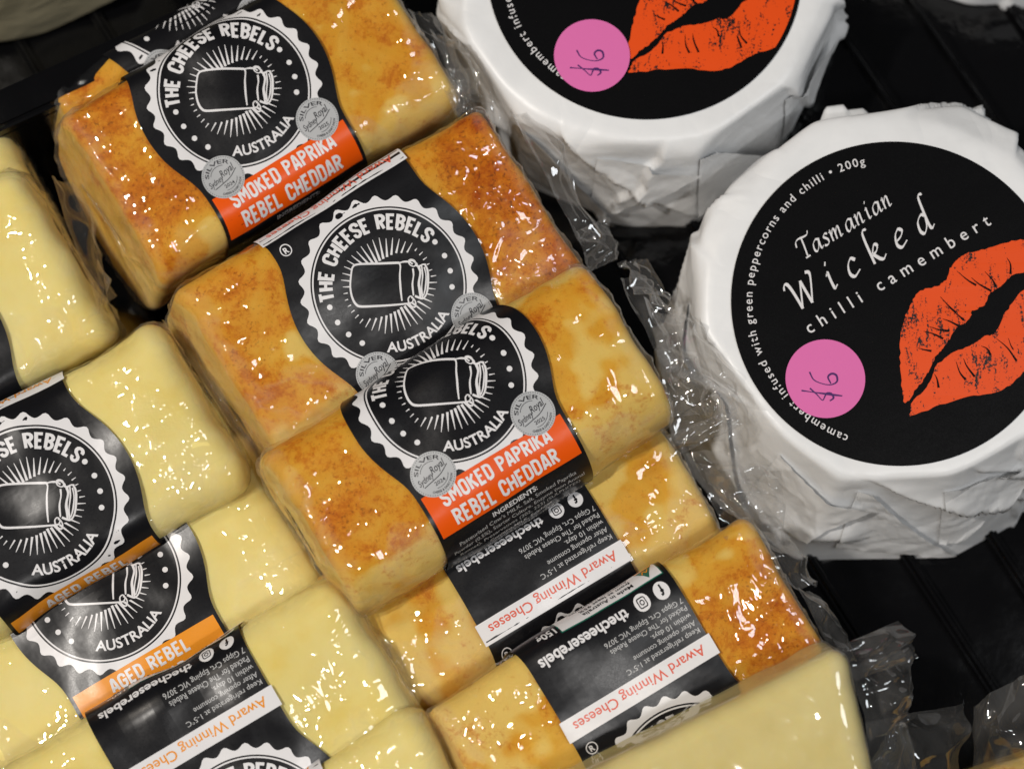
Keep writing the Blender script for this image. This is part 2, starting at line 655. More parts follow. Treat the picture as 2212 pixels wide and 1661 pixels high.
CW = 0.36
_h = CW / 2
CAPS = {
    'O': (CW, [arc(_h, 0.80, _h, 0.20, 0, 180) + arc(_h, 0.20, _h, 0.20, 180, 360) + [(CW, 0.80)]]),
    'D': (CW, [[(0, 0), (0, 1), (0.12, 1)] + arc(0.14, 0.78, CW - 0.14, 0.22, 90, 0) + arc(0.14, 0.22, CW - 0.14, 0.22, 0, -90) + [(0, 0)]]),
    'C': (CW, [[(CW, 0.68)] + arc(_h, 0.80, _h, 0.20, 0, 180) + arc(_h, 0.20, _h, 0.20, 180, 360) + [(CW, 0.32)]]),
    'G': (CW, [[(CW, 0.70)] + arc(_h, 0.80, _h, 0.20, 0, 180) + arc(_h, 0.20, _h, 0.20, 180, 360) + [(CW, 0.47), (_h, 0.47)]]),
    'S': (CW, [[(CW, 0.72)] + arc(_h, 0.80, _h, 0.20, 0, 180) + [(0, 0.72), (0.05, 0.60), (CW - 0.05, 0.40), (CW, 0.28)] + arc(_h, 0.20, _h, 0.20, 0, -180) + [(0, 0.28)]]),
    'P': (CW, [[(0, 0), (0, 1), (0.14, 1)] + arc(0.16, 0.75, CW - 0.16, 0.25, 90, -90) + [(0, 0.5)]]),
    'R': (CW, [[(0, 0), (0, 1), (0.14, 1)] + arc(0.16, 0.76, CW - 0.16, 0.24, 90, -90) + [(0, 0.52)], [(0.16, 0.50), (CW, 0)]]),
    'B': (CW, [[(0, 0), (0, 1), (0.12, 1)] + arc(0.14, 0.77, CW - 0.17, 0.23, 90, -90) + [(0.06, 0.54)], [(0.06, 0.53), (0.14, 0.53)] + arc(0.15, 0.265, CW - 0.15, 0.265, 90, -90) + [(0, 0)]]),
    'E': (CW * 0.86, [[(CW * 0.9, 1), (0, 1), (0, 0), (CW * 0.9, 0)], [(0, 0.51), (CW * 0.75, 0.51)]]),
    'L': (CW * 0.82, [[(0, 1), (0, 0), (CW * 0.85, 0)]]),
    'H': (CW, [[(0, 0), (0, 1)], [(CW, 0), (CW, 1)], [(0, 0.52), (CW, 0.52)]]),
    'T': (CW, [[(-0.02, 1), (CW + 0.02, 1)], [(_h, 1), (_h, 0)]]),
    'I': (0.0, [[(0, 0), (0, 1)]]),
    'K': (CW, [[(0, 0), (0, 1)], [(CW, 1), (0.06, 0.48)], [(0.12, 0.56), (CW + 0.01, 0)]]),
    'M': (0.50, [[(0, 0), (0, 1), (0.25, 0.38), (0.50, 1), (0.50, 0)]]),
    'A': (CW, [[(-0.02, 0), (_h - 0.06, 0.94), (_h, 1.0), (_h + 0.06, 0.94), (CW + 0.02, 0)], [(0.06, 0.26), (CW - 0.06, 0.26)]]),
}


def caps_line(body, gap=0.24, space=0.36):
    """strokes of a line of condensed capitals, cap height 1, x centred"""
    x, out = 0.0, []
    for ch in body:
        if ch == ' ':
            x += space
            continue
        wd, st = CAPS[ch]
        for s in st:
            out.append([(x + p[0], p[1]) for p in s])
        x += wd + gap
    x -= gap
    return [[(p[0] - x / 2, p[1]) for p in s] for s in out], x


def put_caps(sh, body, x, y, height, width, mat, layer, stroke=0.17, bend=None):
    st, wd = caps_line(body)
    ks = width / wd
    for s in st:
        # resample so the stroke can follow a curve
        pts = []
        for a, b in zip(s[:-1], s[1:]):
            n = max(1, int(math.hypot(b[0] - a[0], b[1] - a[1]) / 0.25))
            pts += [(a[0] + (b[0] - a[0]) * k / n, a[1] + (b[1] - a[1]) * k / n) for k in range(n)]
        pts.append(s[-1])
        inset = stroke / 2
        q = [(p[0] * ks, (p[1] * (1 - stroke) + inset) * height) for p in pts]
        tmp = Sheet()
        # extend stroke ends a little
        tmp.ribbon(q, stroke * height * 0.98, mat, 0)
        v = [(p[0], p[1]) for p in tmp.v]
        if bend:
            c, rad, ang = bend
            sh.bend(v, tmp.f, c, rad, ang, mat, layer)
        else:
            sh.mesh([(x + p[0], y + p[1]) for p in v], tmp.f, mat, layer)


# ---- the milk-can emblem (coordinates traced in the emblem's own frame)
def emblem_pt(p):
    x, y = (p[0] - 1072) / 26.2, -(p[1] - 490) / 26.2
    a = R(-34)
    return (x * math.cos(a) - y * math.sin(a), x * math.sin(a) + y * math.cos(a))


CAN = [
    ([(1138, 336), (1040, 342), (940, 350), (850, 362), (822, 378), (812, 410), (806, 500), (814, 560), (830, 605), (852, 634), (880, 645), (960, 640), (1100, 626), (1215, 612)], 0.52),
    ([(1136, 336), (1146, 360), (1144, 420), (1150, 500), (1158, 560), (1164, 596)], 0.45),
    ([(1138, 337), (1170, 328), (1205, 328), (1230, 342)], 0.45),
    ([(1232, 372), (1238, 420), (1232, 480), (1242, 558)], 0.42),
    ([(1200, 320), (1218, 312), (1242, 320), (1252, 345), (1236, 358), (1212, 348), (1204, 330), (1226, 318), (1258, 340), (1256, 358)], 0.36),
    ([(1252, 352), (1275, 356), (1300, 342), (1322, 344)], 0.45),
    ([(1272, 360), (1284, 400), (1276, 470), (1284, 520), (1290, 570)], 0.62),
    ([(1292, 352), (1300, 420), (1296, 500), (1304, 568)], 0.36),
    ([(1316, 346), (1330, 372), (1338, 420), (1338, 500), (1328, 548), (1308, 574), (1286, 572), (1252, 560)], 0.5),
    ([(1310, 360), (1324, 420), (1322, 500), (1310, 556)], 0.36),
    ([(1212, 612), (1206, 580), (1222, 562), (1240, 578), (1234, 604), (1216, 612), (1232, 632), (1254, 634), (1258, 606), (1244, 580), (1226, 572)], 0.38),
]


def cheese_label(kind):
    sh = Sheet()
    acc = RD if kind == 'paprika' else AM
    acctxt = RT if kind == 'paprika' else AM
    # y is up the label; the seal is centred on 0,0
    lo, hi = -60.0, 64.0

    def half(y):
        b = 26.6 ** 2 - y * y
        h = 21.6
        if b > 0:
            c = math.sqrt(b)
            k = 1.6
            return math.log(math.exp(h / k) + math.exp(c / k)) * k if abs(c - h) < 8 else max(h, c)
        return h

    rows = np.arange(lo, hi + 0.01, 1.0)
    ncol = 15
    v, f = [], []
    for y in rows:
        hw = half(y)
        v += [(hw * (2 * i / (ncol - 1) - 1), y) for i in range(ncol)]
    for r_ in range(len(rows) - 1):
        for i in range(ncol - 1):
            a = r_ * ncol + i
            f.append((a, a + 1, a + ncol + 1, a + ncol))
    sh.mesh(v, f, K, 0)
    # seal
    sc = lambda a: 22.75 + 0.62 * math.cos(27 * a) + (0.25 if math.cos(27 * a) > 0 else 0) * math.cos(27 * a)
    sh.ring((0, 0), 20.55, sc, WH, 1, 216)
    sh.ring((0, 0), 19.72, 20.12, WH, 1, 120)
    put_caps(sh, 'THE CHEESE REBELS', 0, 0, 4.3, 36.5, WH, 1, 0.185, bend=((0, 0), 14.4, R(90)))
    sh.arc_text('AUSTRALIA', (0, 0), 17.4, R(270), 3.75, WH, 1, span=R(68), bold=0.022, outward=False)
    for a in (11, -4, -18.5, -33, 169, 184, 198.5, 213):
        sh.disc((16.6 * math.cos(R(a)), 16.6 * math.sin(R(a))), 0.72, WH, 1, 20)
    rnd = random.Random(3)
    for i in range(44):
        a = 2 * math.pi * (i + 0.5) / 44
        s = abs(math.sin(a))
        r0 = 11.2 - 4.6 * max(0, (s - 0.35) / 0.65) ** 0.8 + rnd.uniform(-0.2, 0.2)
        r1 = 12.3 + rnd.uniform(-0.25, 0.35)
        w0 = 0.32 + 0.55 * max(0, s - 0.3)
        sh.ribbon([(r0 * math.cos(a), r0 * math.sin(a)), (r1 * math.cos(a), r1 * math.sin(a))],
                  lambda d, t, w0=w0: w0 * (1 - t) + 0.14 * t, WH, 1)
    # black can body covers the ray ends, then white line drawing
    body = catmull([emblem_pt(p) for p in [(1138, 336), (940, 350), (822, 378), (806, 500), (830, 605), (880, 645), (1100, 626), (1215, 612), (1308, 574), (1338, 500), (1338, 420), (1316, 346), (1218, 312)]], 4)
    sh.poly([tuple(p) for p in body], K, 2)
    for pts, wd in CAN:
        ph = rnd.uniform(0, 6)
        sh.ribbon(catmull([emblem_pt(p) for p in pts], 4), lambda d, t, wd=wd, ph=ph: wd * (1 + 0.18 * math.sin(9 * t + ph)), WH, 3)
    # registered mark
    sh.ring((-18.0, 21.6), 1.28, 1.55, WH, 1, 28)
    sh.text('R', -18.0, 20.85, 2.05, WH, 1, bold=0.03)
    # banner
    sh.rect(-20.6, -32.2, 20.6, -21.6, acc, 2)
    if kind == 'paprika':
        put_caps(sh, 'SMOKED PAPRIKA', -0.4, -26.5, 3.9, 31.5, WH, 3, 0.18)
        put_caps(sh, 'REBEL CHEDDAR', -0.4, -31.4, 3.9, 30.0, WH, 3, 0.18)
        for sx_, yr in ((-1, '2024'), (1, '2025')):
            c = (14.8 * sx_, -18.0)
            sh.disc(c, 5.75, SV, 4, 48)
            for i in range(56):
                a = 2 * math.pi * i / 56
                sh.disc((c[0] + 5.35 * math.cos(a), c[1] + 5.35 * math.sin(a)), 0.12, DK, 5, 6)
            sh.arc_text('SILVER', c, 3.75, R(97), 1.5, DK, 5, span=R(120), bold=0.01)
            sh.ribbon([(c[0] + 3.25 * math.cos(R(a)), c[1] + 3.25 * math.sin(R(a))) for a in range(60, 150, 8)], 0.14, DK, 5)
            sh.text('Sydney', c[0] - 2.2, c[1] - 0.9, 2.3, DK, 5, shear=0.35, bold=0.008, width=4.6, rot=R(8))
            sh.text('Royal', c[0] + 1.9, c[1] + 0.3, 2.7, DK, 5, shear=0.35, bold=0.008, width=4.4, rot=R(8))
            sh.ribbon(catmull([(c[0] - 3.6, c[1] - 1.9), (c[0] - 1.2, c[1] - 1.5), (c[0] + 1.6, c[1] - 0.9), (c[0] + 4.2, c[1] + 0.5)], 4), 0.2, DK, 5)
            sh.text(yr, c[0] + 0.5, c[1] - 2.9, 1.35, DK, 5, width=2.9, bold=0.01)
            sh.arc_text('CHEESE & DAIRY SHOW', c, 4.85, R(285), 0.85, DK, 5, span=R(95), bold=0.02, outward=False)
            sh.ribbon([(c[0] + 3.7 * math.cos(R(a)), c[1] + 3.7 * math.sin(R(a))) for a in range(255, 340, 8)], 0.12, DK, 5)
    else:
        put_caps(sh, 'AGED REBEL', 0.4, -26.5, 3.9, 22.0, WH, 3, 0.18)
        put_caps(sh, 'CHEDDAR', 0.4, -31.4, 3.9, 16.0, WH, 3, 0.18)
    # ingredients
    y = -34.6
    ing = ['Pasteurised Cow\u2019s MILK, Salt, Smoked Paprika', 'Powder (0.5%), Starter Culture, Enzyme (non Animal', 'Rennet), Preservatives (202, 223) (SULPHITES)'] if kind == 'paprika' else \
          ['Pasteurised Cow\u2019s MILK, Salt, Starter', 'Culture, Enzyme (non Animal Rennet),', 'Preservatives (202, 223) (SULPHITES)']
    sh.text('INGREDIENTS:', 0, y, 1.95, WH, 1, bold=0.02, width=13.2)
    for k, t in enumerate(ing):
        sh.text(t, 0, y - 2.05 * (k + 1), 1.75, GY, 1, width=(34.5, 38.5, 35.5)[k])
    sh.text('Contains MILK, Sulphites', 0, y - 8.3, 1.75, WH, 1, bold=0.012, width=18.5)
    fr = [(-20, y - 40), (-20, y - 11), (-19, y - 9.6), (19, y - 9.6), (20, y - 11), (20, y - 40)]
    sh.ribbon(fr[:2] + fr[1:] if False else fr, 0.25, GY, 1)
    sh.text('NUTRITIONAL INFORMATION', 0, y - 11.8, 2.0, WH, 1, bold=0.01, width=36.5)
    for k in range(5):
        sh.text(('Servings per package: 6', 'Energy   Protein   Fat', 'Saturated   Carbohydrate', 'Sugars   Sodium', 'Quantity per 100g')[k], 0, y - 14.4 - 2.0 * k, 1.5, GY, 1, width=30)
    # award strip and the back panel, upside down
    sh.rect(-22.2, 25.2, 22.2, 30.8, WH, 1)
    sh.text('Award Winning Cheeses', 0, 29.35, 3.75, acctxt, 2, bold=0.008, width=38.5, flip=True)
    for k, t in enumerate(['Keep refrigerated at 1-5\u00b0C', 'After opening consume', 'within 10 days.', 'Packed for The Cheese Rebels', '7 Gipps Crt, Epping VIC 3076']):
        sh.text(t, 20.6, 33.4 + 2.12 * k, 1.95, GY, 1, align='L', width=(21.5, 18.2, 11.6, 22.5, 23.0)[k], flip=True)
    sh.text('thecheeserebels', 7.2, 46.4, 3.4, WH, 1, align='L', bold=0.025, width=26.0, flip=True)
    sh.disc((17.4, 45.6), 2.05, WH, 1, 28)
    sh.text('f', 17.4, 46.9, 3.2, K, 2, bold=0.03, flip=True)
    sh.disc((11.6, 45.6), 2.05, WH, 1, 28)
    q = 1.05
    rr = []
    for cx, cy, a0 in ((q - .4, q - .4, 0), (-q + .4, q - .4, 90), (-q + .4, -q + .4, 180), (q - .4, -q + .4, 270)):
        rr += [(11.6 + cx + .4 * math.cos(R(a0 + t)), 45.6 + cy + .4 * math.sin(R(a0 + t))) for t in (0, 45, 90)]
    sh.ribbon(rr, 0.26, K, 2, closed=True)
    sh.ring((11.6, 45.6), 0.38, 0.62, K, 2, 20)
    # made-in panel
    sh.rect(-9.5, 48.7, 20.4, 55.0, GN, 1)
    sh.rect(-9.2, 49.0, 20.1, 54.7, WH, 2)
    for k, t in enumerate(['Made in Australia', 'from at least 95%', 'Australian ingredients']):
        sh.text(t, 12.3, 50.9 + 1.65 * k, 1.6, K, 3, align='L', bold=0.015, width=(14.6, 14.8, 17.0)[k], flip=True)
    sh.poly([(14.3, 53.9), (19.4, 53.9), (16.85, 49.6)], GN, 3)
    sh.poly([(14.3, 53.9), (19.4, 53.9), (19.0, 53.2), (14.7, 53.2)], AM, 4)
    sh.ribbon(catmull([(15.9, 51.4), (16.6, 52.6), (17.2, 51.6), (17.9, 52.7)], 4), 0.3, AM, 4)
    sh.text('150g', -12.9, 51.6, 3.0, WH, 1, bold=0.02, flip=True)
    # barcode
    sh.rect(-22.2, 56.2, 22.2, 63.0, WH, 1)
    x = -14.0
    while x < 15.0:
        bw = rnd.choice((0.28, 0.28, 0.5, 0.75))
        sh.rect(x, 56.6, x + bw, 62.4, K, 2)
        x += bw + rnd.choice((0.3, 0.35, 0.55, 0.8))
    sh.cut(2.0, -59.0, 63.5)
    return sh


LABELS = {k: cheese_label(k) for k in ('paprika', 'aged')}


# ------------------------------------------------------------------ wrapped cheese blocks
class Block:
    """A soft-edged block in millimetres: x along, y up the label, z towards the viewer."""

    def __init__(self, L, W, T, rc, re, seed, taper=0.06, lump=0.9, bulge=1.4, shear=0.0, wedge=0.0, lean=0.0):
        self.lean = lean
        self.L, self.W, self.T, self.rc, self.re = L, W, T, rc, re
        self.seed, self.taper, self.lump, self.bulge, self.shear, self.wedge = seed, taper, lump, bulge, shear, wedge
        fw, ft, q = W - 2 * rc, T - 2 * rc, math.pi / 2 * rc
        self.segs = [fw / 2, q, ft, q, fw, q, ft, q, fw / 2]
        self.per = sum(self.segs)

    def section(self, s):
        """s: arc length from the face centre towards -y. returns y, z, ny, nz"""
        W, T, rc = self.W / 2, self.T / 2, self.rc
        s = np.mod(np.asarray(s, float), self.per)
        y = np.zeros_like(s); z = np.zeros_like(s); ny = np.zeros_like(s); nz = np.zeros_like(s)
        a = 0.0
        corners = [(-W + rc, T - rc, 90), (-W + rc, -T + rc, 180), (W - rc, -T + rc, 270), (W - rc, T - rc, 0)]
        lines = [((0, T), (-1, 0), (0, 1)), ((-W, T - rc), (0, -1), (-1, 0)), ((-W + rc, -T), (1, 0), (0, -1)), ((W, -T + rc), (0, 1), (1, 0)), ((W - rc, T), (-1, 0), (0, 1))]
        li = ci = 0
        for k, ln in enumerate(self.segs):
            m = (s >= a) & (s <= a + ln + 1e-9)
            t = s[m] - a
            if k % 2 == 0:
                p, d, n = lines[li]
                li += 1
                y[m] = p[0] + d[0] * t; z[m] = p[1] + d[1] * t; ny[m] = n[0]; nz[m] = n[1]
            else:
                cy, cz, a0 = corners[ci]
                ci += 1
                th = np.radians(a0) + t / rc
                y[m] = cy + rc * np.cos(th); z[m] = cz + rc * np.sin(th); ny[m] = np.cos(th); nz[m] = np.sin(th)
            a += ln
        return y, z, ny, nz

    def warp(self, p, n, off):
        """bulge, lumps, taper, offset along the normal; p, n arrays (...,3)"""
        so = np.array((self.seed * 3.17, self.seed * 1.31, self.seed * 2.3))
        bx = np.cos(np.clip(p[..., 0] / (self.L / 2), -1, 1) * math.pi / 2)
        by = np.cos(np.clip(p[..., 1] / (self.W / 2), -1, 1) * math.pi / 2)
        d = self.bulge * bx * by * np.abs(n[..., 2]) + self.lump * fbm(p / 26.0 + so, 2)
        q = p + n * (d + off)[..., None]
        zz = q[..., 2] / self.T
        k = 1 + self.taper * (0.5 - zz)
        q[..., 0] *= k
        q[..., 0] -= self.lean * (0.5 - zz)
        q[..., 1] -= self.lean * 1.2 * (0.5 - zz)
        q[..., 0] += self.shear * q[..., 1]
        q[..., 0] *= 1 + self.wedge * q[..., 1] / self.W
        return q

    def shell(self, nx, ns, off=0.0, ncap=6):
        """closed skin; returns verts (rings, ns, 3), normals"""
        s = np.linspace(0, self.per, ns, endpoint=False)
        y, z, ny, nz = self.section(s)
        H = self.W / 2 - self.T / 2
        my, mz = np.clip(y, -H, H), np.zeros_like(z)
        rings = []
        re = self.re
        xs = self.L / 2 - re
        cap = []
        for k in range(1, ncap + 1):
            t = k / ncap
            cap.append((self.L / 2 + 0.0, re, t))
        arc_ = []
        for k in range(1, 7):
            ph = k / 6 * math.pi / 2
            arc_.append((xs + re * math.sin(ph), re * (1 - math.cos(ph)), ph))
        P, N = [], []

        def ring(x, inset, ph, capt):
            yy, zz = y - ny * inset, z - nz * inset
            if capt > 0:
                yy, zz = yy + (my - yy) * capt, zz + (mz - zz) * capt
            sg = 1 if x >= 0 else -1
            P.append(np.stack([np.full_like(y, x), yy, zz], -1))
            N.append(np.stack([np.full_like(y, sg * math.sin(ph)), ny * math.cos(ph), nz * math.cos(ph)], -1))

        for x, ins, t in reversed(cap):
            ring(-x, ins, math.pi / 2, t)
        for x, ins, ph in reversed(arc_):
            ring(-x, ins, ph, 0)
        for x in np.linspace(-xs, xs, nx):
            ring(x, 0, 0, 0)
        for x, ins, ph in arc_:
            ring(x, ins, ph, 0)
        for x, ins, t in cap:
            ring(x, ins, math.pi / 2, t)
        return np.array(P), np.array(N)


def shell_faces(nr, ns):
    f = []
    for i in range(nr - 1):
        for j in range(ns):
            k = (j + 1) % ns
            f.append((i * ns + j, i * ns + k, (i + 1) * ns + k, (i + 1) * ns + j))
    # close the two medial ends
    f.append(tuple(range(ns - 1, -1, -1)))
    f.append(tuple((nr - 1) * ns + j for j in range(ns)))
    return f


def film_field(blk, P, seed, amp):
    """wrinkle height of the film (mm): long tension creases and crumple, strong at the ends"""
    so = seed * 5.7
    x = P[..., 0]
    e = np.clip((np.abs(x) - blk.L * 0.30) / (blk.L * 0.20), 0, 1)
    q = P / np.array((9.0, 22.0, 22.0)) + so
    r1 = np.clip(ridge(q, 2) - 0.55, 0, None)
    q2 = P / np.array((16.0, 6.0, 6.0)) + so + 9.1
    r2 = np.clip(ridge(q2, 2) - 0.75, 0, None)
    q3 = P / 7.0 + so * 1.7
    r3 = fbm(q3, 2)
    return amp * (0.35 * r1 + 0.45 * r2 * (0.4 + e) + 0.18 * r3 * (0.5 + e))


class Pack:
    def __init__(self, blk, px, py, z, yaw, tilt, roll, name, label, group, cat='cheese', kind='paprika', v0=0.0, du=0.0,
                 spice=None, cheese_mat=None, has_label=True, film_amp=1.5, fold_amt=0.8, film_mat=None):
        self.blk = blk
        o = at(px, py, z)
        root = empty(name, o)
        root.rotation_euler = (Matrix.Rotation(R(yaw), 4, 'Z') @ Matrix.Rotation(R(tilt), 4, 'X') @ Matrix.Rotation(R(roll), 4, 'Y')).to_euler()
        tag(root, label, cat, group)
        self.root = root
        self.M = Matrix.Translation(o) @ root.rotation_euler.to_matrix().to_4x4()
        ctr = np.array((0, 0, -blk.T / 2))
        self.ctr = ctr
        ns, nx = 128, 84
        P, N = blk.shell(nx, ns)
        Q = blk.warp(P, N, 0.12 * fbm(P / 5.0 + blk.seed, 2) + 0.45 * fbm(P / 11.0 + blk.seed * 3, 2)) + ctr
        nr = P.shape[0]
        ch = mesh_obj('cheese', (Q * MM).reshape(-1, 3), shell_faces(nr, ns), cheese_mat or M_PALE, root)
        if spice is not None:
            at_ = ch.data.attributes.new('spice', 'FLOAT', 'POINT')
            at_.data.foreach_set('value', spice(P, N).astype(np.float32).reshape(-1))
        ns2, nx2 = 180, 150
        P, N = blk.shell(nx2, ns2)
        wr = film_field(blk, P, blk.seed, film_amp)
        Q = blk.warp(P, N, 0.45 + np.clip(wr, -0.25, 2.6)) + ctr
        self.film = mesh_obj('film', (Q * MM).reshape(-1, 3), shell_faces(P.shape[0], ns2), film_mat or M_FILM, root)
        so = blk.seed * 4.1
        wv = fbm(np.stack([P[..., 0] / 14.0 + so, P[..., 0] * 0 + so, P[..., 2] / 20.0], -1), 2)
        yb = P[..., 1] / (blk.W / 2)
        fold = np.clip((-yb - 0.52 - 0.5 * wv - 0.25 * math.sin(so * 7)) * 25, 0, 1)
        ends = np.clip((np.abs(P[..., 0]) - blk.L * 0.45 - 3.0 * fbm(P / 9.0 + so, 2)) / 1.5, 0, 1)
        fold = np.clip(np.maximum(fold * fold_amt, 0.7 * ends), 0, 1)
        at_ = self.film.data.attributes.new('fold', 'FLOAT', 'POINT')
        at_.data.foreach_set('value', fold.astype(np.float32).reshape(-1))
        if has_label:
            sh = LABELS[kind]
            a = np.array(sh.v)
            y, z_, ny, nz = blk.section(-(a[:, 1] + v0))
            Pn = np.stack([a[:, 0] + du, y, z_], -1)
            Nn = np.stack([np.zeros_like(y), ny, nz], -1)
            wob = 0.22 * fbm(Pn / 13.0 + blk.seed * 2.2, 2)
            Q = blk.warp(Pn, Nn, 1.25 + wob + a[:, 2] * 0.05) + ctr
            mesh_obj('label', Q * MM, sh.f, LABEL_MATS, root, sh.m)

    def flap(self, pts, seed, crumple=1.5, bow=3.0, n=72, ragged=0.025, name='film_flap', mat=None):
        film_sheet(pts, seed, crumple, bow, n, ragged, name, self.root, self.M.inverted(), mat)


def film_sheet(pts, seed, crumple, bow, n, ragged, name, parent=None, inv=None, mat=None):
    """loose film: four corners given as (x, y, height mm) seen points; crumpled sheet with a ragged far edge"""
    c = [np.array(at(*p)) for p in pts]
    u = np.linspace(0, 1, n)[:, None, None]
    v = np.linspace(0, 1, n)[None, :, None]
    so = seed * 3.77
    vv = v * (1 + ragged * perlin(np.stack([u * 6 + so, u * 0 + so, u * 0 + 0.5], -1)[..., 0, :].reshape(n, 1, 3))[..., None] * np.ones_like(v))
    P = (1 - u) * (1 - vv) * c[0] + u * (1 - vv) * c[1] + u * vv * c[2] + (1 - u) * vv * c[3]
    nrm = np.cross(c[1] - c[0], c[3] - c[0]) + np.cross(c[2] - c[1], c[3] - c[2])
    nrm = nrm / (np.linalg.norm(nrm) + 1e-12)
    if nrm[2] < 0:
        nrm = -nrm
    U = (u + 0 * v)[..., 0]
    V = (v + 0 * u)[..., 0]
    q = np.stack([U * 2.6 + 0.6 * V + so, V * 1.0 + so, 0 * U + 0.3 + so], -1)
    r1 = ridge(q, 1) - 0.6
    q2 = np.stack([U * 1.8 - V * 2.4 + so, V * 1.4 + U * 1.6, 0 * U + 5.3 + so], -1)
    r2 = ridge(q2, 1) - 0.6
    fo = fbm(np.stack([U * 2.2 + so, V * 2.2, 0 * U + so], -1), 2)
    d = crumple * (1.0 * r1 + 0.6 * r2 + 1.4 * fo) + bow * np.sin(u[..., 0] * math.pi) * np.sin(v[..., 0] * math.pi * 0.9)
    att = np.clip(v[..., 0] * 4, 0.25, 1)
    P = P + nrm * (d * att * MM)[..., None]
    P = P.reshape(-1, 3)
    if inv is not None:
        P = np.array([tuple(inv @ Vector(p)) for p in P])
    return mesh_obj(name, P, grid_faces(n, n), mat or M_FLAP, parent)


def spice_fn(amount, left=0.0, right=0.0, top=0.0, edge=0.5, seed=0.0, face_pow=1.0):
    """paprika dust: mostly on the face, thin on the ends"""
    def fn(P, N):
        x = P[..., 0] / 49.0
        y = P[..., 1] / 26.0
        face = np.clip(N[..., 2] * 1.6 - 0.1, 0, 1) ** face_pow
        g = amount + left * np.clip(-x - 0.1, 0, 1) + right * np.clip(x - 0.1, 0, 1) + top * y
        g = g + 0.55 * fbm(P / 16.0 + seed * 1.9, 3)
        g = g - 0.55 * np.clip((-y - 0.5 - 0.25 * perlin(np.stack([x * 2 + seed, x * 0 + seed, y], -1))) * 2.5, 0, 1)
        ends = np.clip((1 - np.abs(x)) * 8, 0, 1)
        return np.clip(g, 0, 1.3) * (edge + (1 - edge) * face) * (0.25 + 0.75 * ends) * np.where(face > 0.05, 1, 0.35)
    return fn


# ------------------------------------------------------------------ the tray
def build_tray():
    t = empty('display_tray', (0, 0, 0))
    tag(t, 'glossy black ribbed plastic display tray under all the cheeses', 'tray')
    bm = bmesh.new()
    a = R(31)

    def box(cx, cy, z0, z1, lx, ly, ang, bev=0.0):
        vs = bmesh.ops.create_cube(bm, size=1.0)['verts']
        bmesh.ops.scale(bm, vec=(lx, ly, z1 - z0), verts=vs)
        bmesh.ops.rotate(bm, matrix=Matrix.Rotation(ang, 3, 'Z'), verts=vs)
        bmesh.ops.translate(bm, vec=(cx, cy, (z0 + z1) / 2), verts=vs)
        if bev:
            es = list({e for v in vs for e in v.link_edges})
            bmesh.ops.bevel(bm, geom=es, offset=bev, segments=3, affect='EDGES')

    box(0, 0, -0.012, 0.0, 1.2, 1.2, a)
    ux, uy = math.cos(a), math.sin(a)
    for k in range(-9, 14):
        d = k * 0.0235 + 0.004
        box(ux * d + uy * 0.0, uy * d, -0.001, 0.0035, 0.0034, 0.9, a, 0.0012)
    me = bpy.data.meshes.new('base')
    bm.to_mesh(me)
    bm.free()
    me.materials.append(M_TRAY)
    b = bpy.data.objects.new('base', me)
    COL.objects.link(b)
    b.parent = t
    # divider wall behind the rows
    bm = bmesh.new()
    p0, p1 = at(-120, 320, 48), at(640, -26, 48)
    c = (p0 + p1) / 2
    ln = (p1 - p0).length * 1.6
    ang = math.atan2(p1.y - p0.y, p1.x - p0.x)
    for (off, z0, z1, th) in ((0.0, 0.0, 0.045, 0.004), (0.0035, 0.043, 0.0485, 0.011)):
        vs = bmesh.ops.create_cube(bm, size=1.0)['verts']
        bmesh.ops.scale(bm, vec=(ln, th, z1 - z0), verts=vs)
        bmesh.ops.translate(bm, vec=(0, off, (z0 + z1) / 2), verts=vs)
        bmesh.ops.bevel(bm, geom=list({e for v in vs for e in v.link_edges}), offset=0.0014, segments=3, affect='EDGES')
    me = bpy.data.meshes.new('divider')
    bm.to_mesh(me)
    bm.free()
    me.materials.append(M_TRAY)
    dv = bpy.data.objects.new('divider', me)
    COL.objects.link(dv)
    dv.location = (c.x, c.y, 0)
    dv.rotation_euler = (0, 0, ang)
    dv.parent = t


build_tray()

# ------------------------------------------------------------------ camembert wheels
PEN = [(0.22, 1.0)]


def nib(wd, ang=40, thin=0.28):
    def fn(d, t):
        s = math.sin(d - R(ang))
        return wd * math.sqrt(s * s + thin * thin)
    return fn


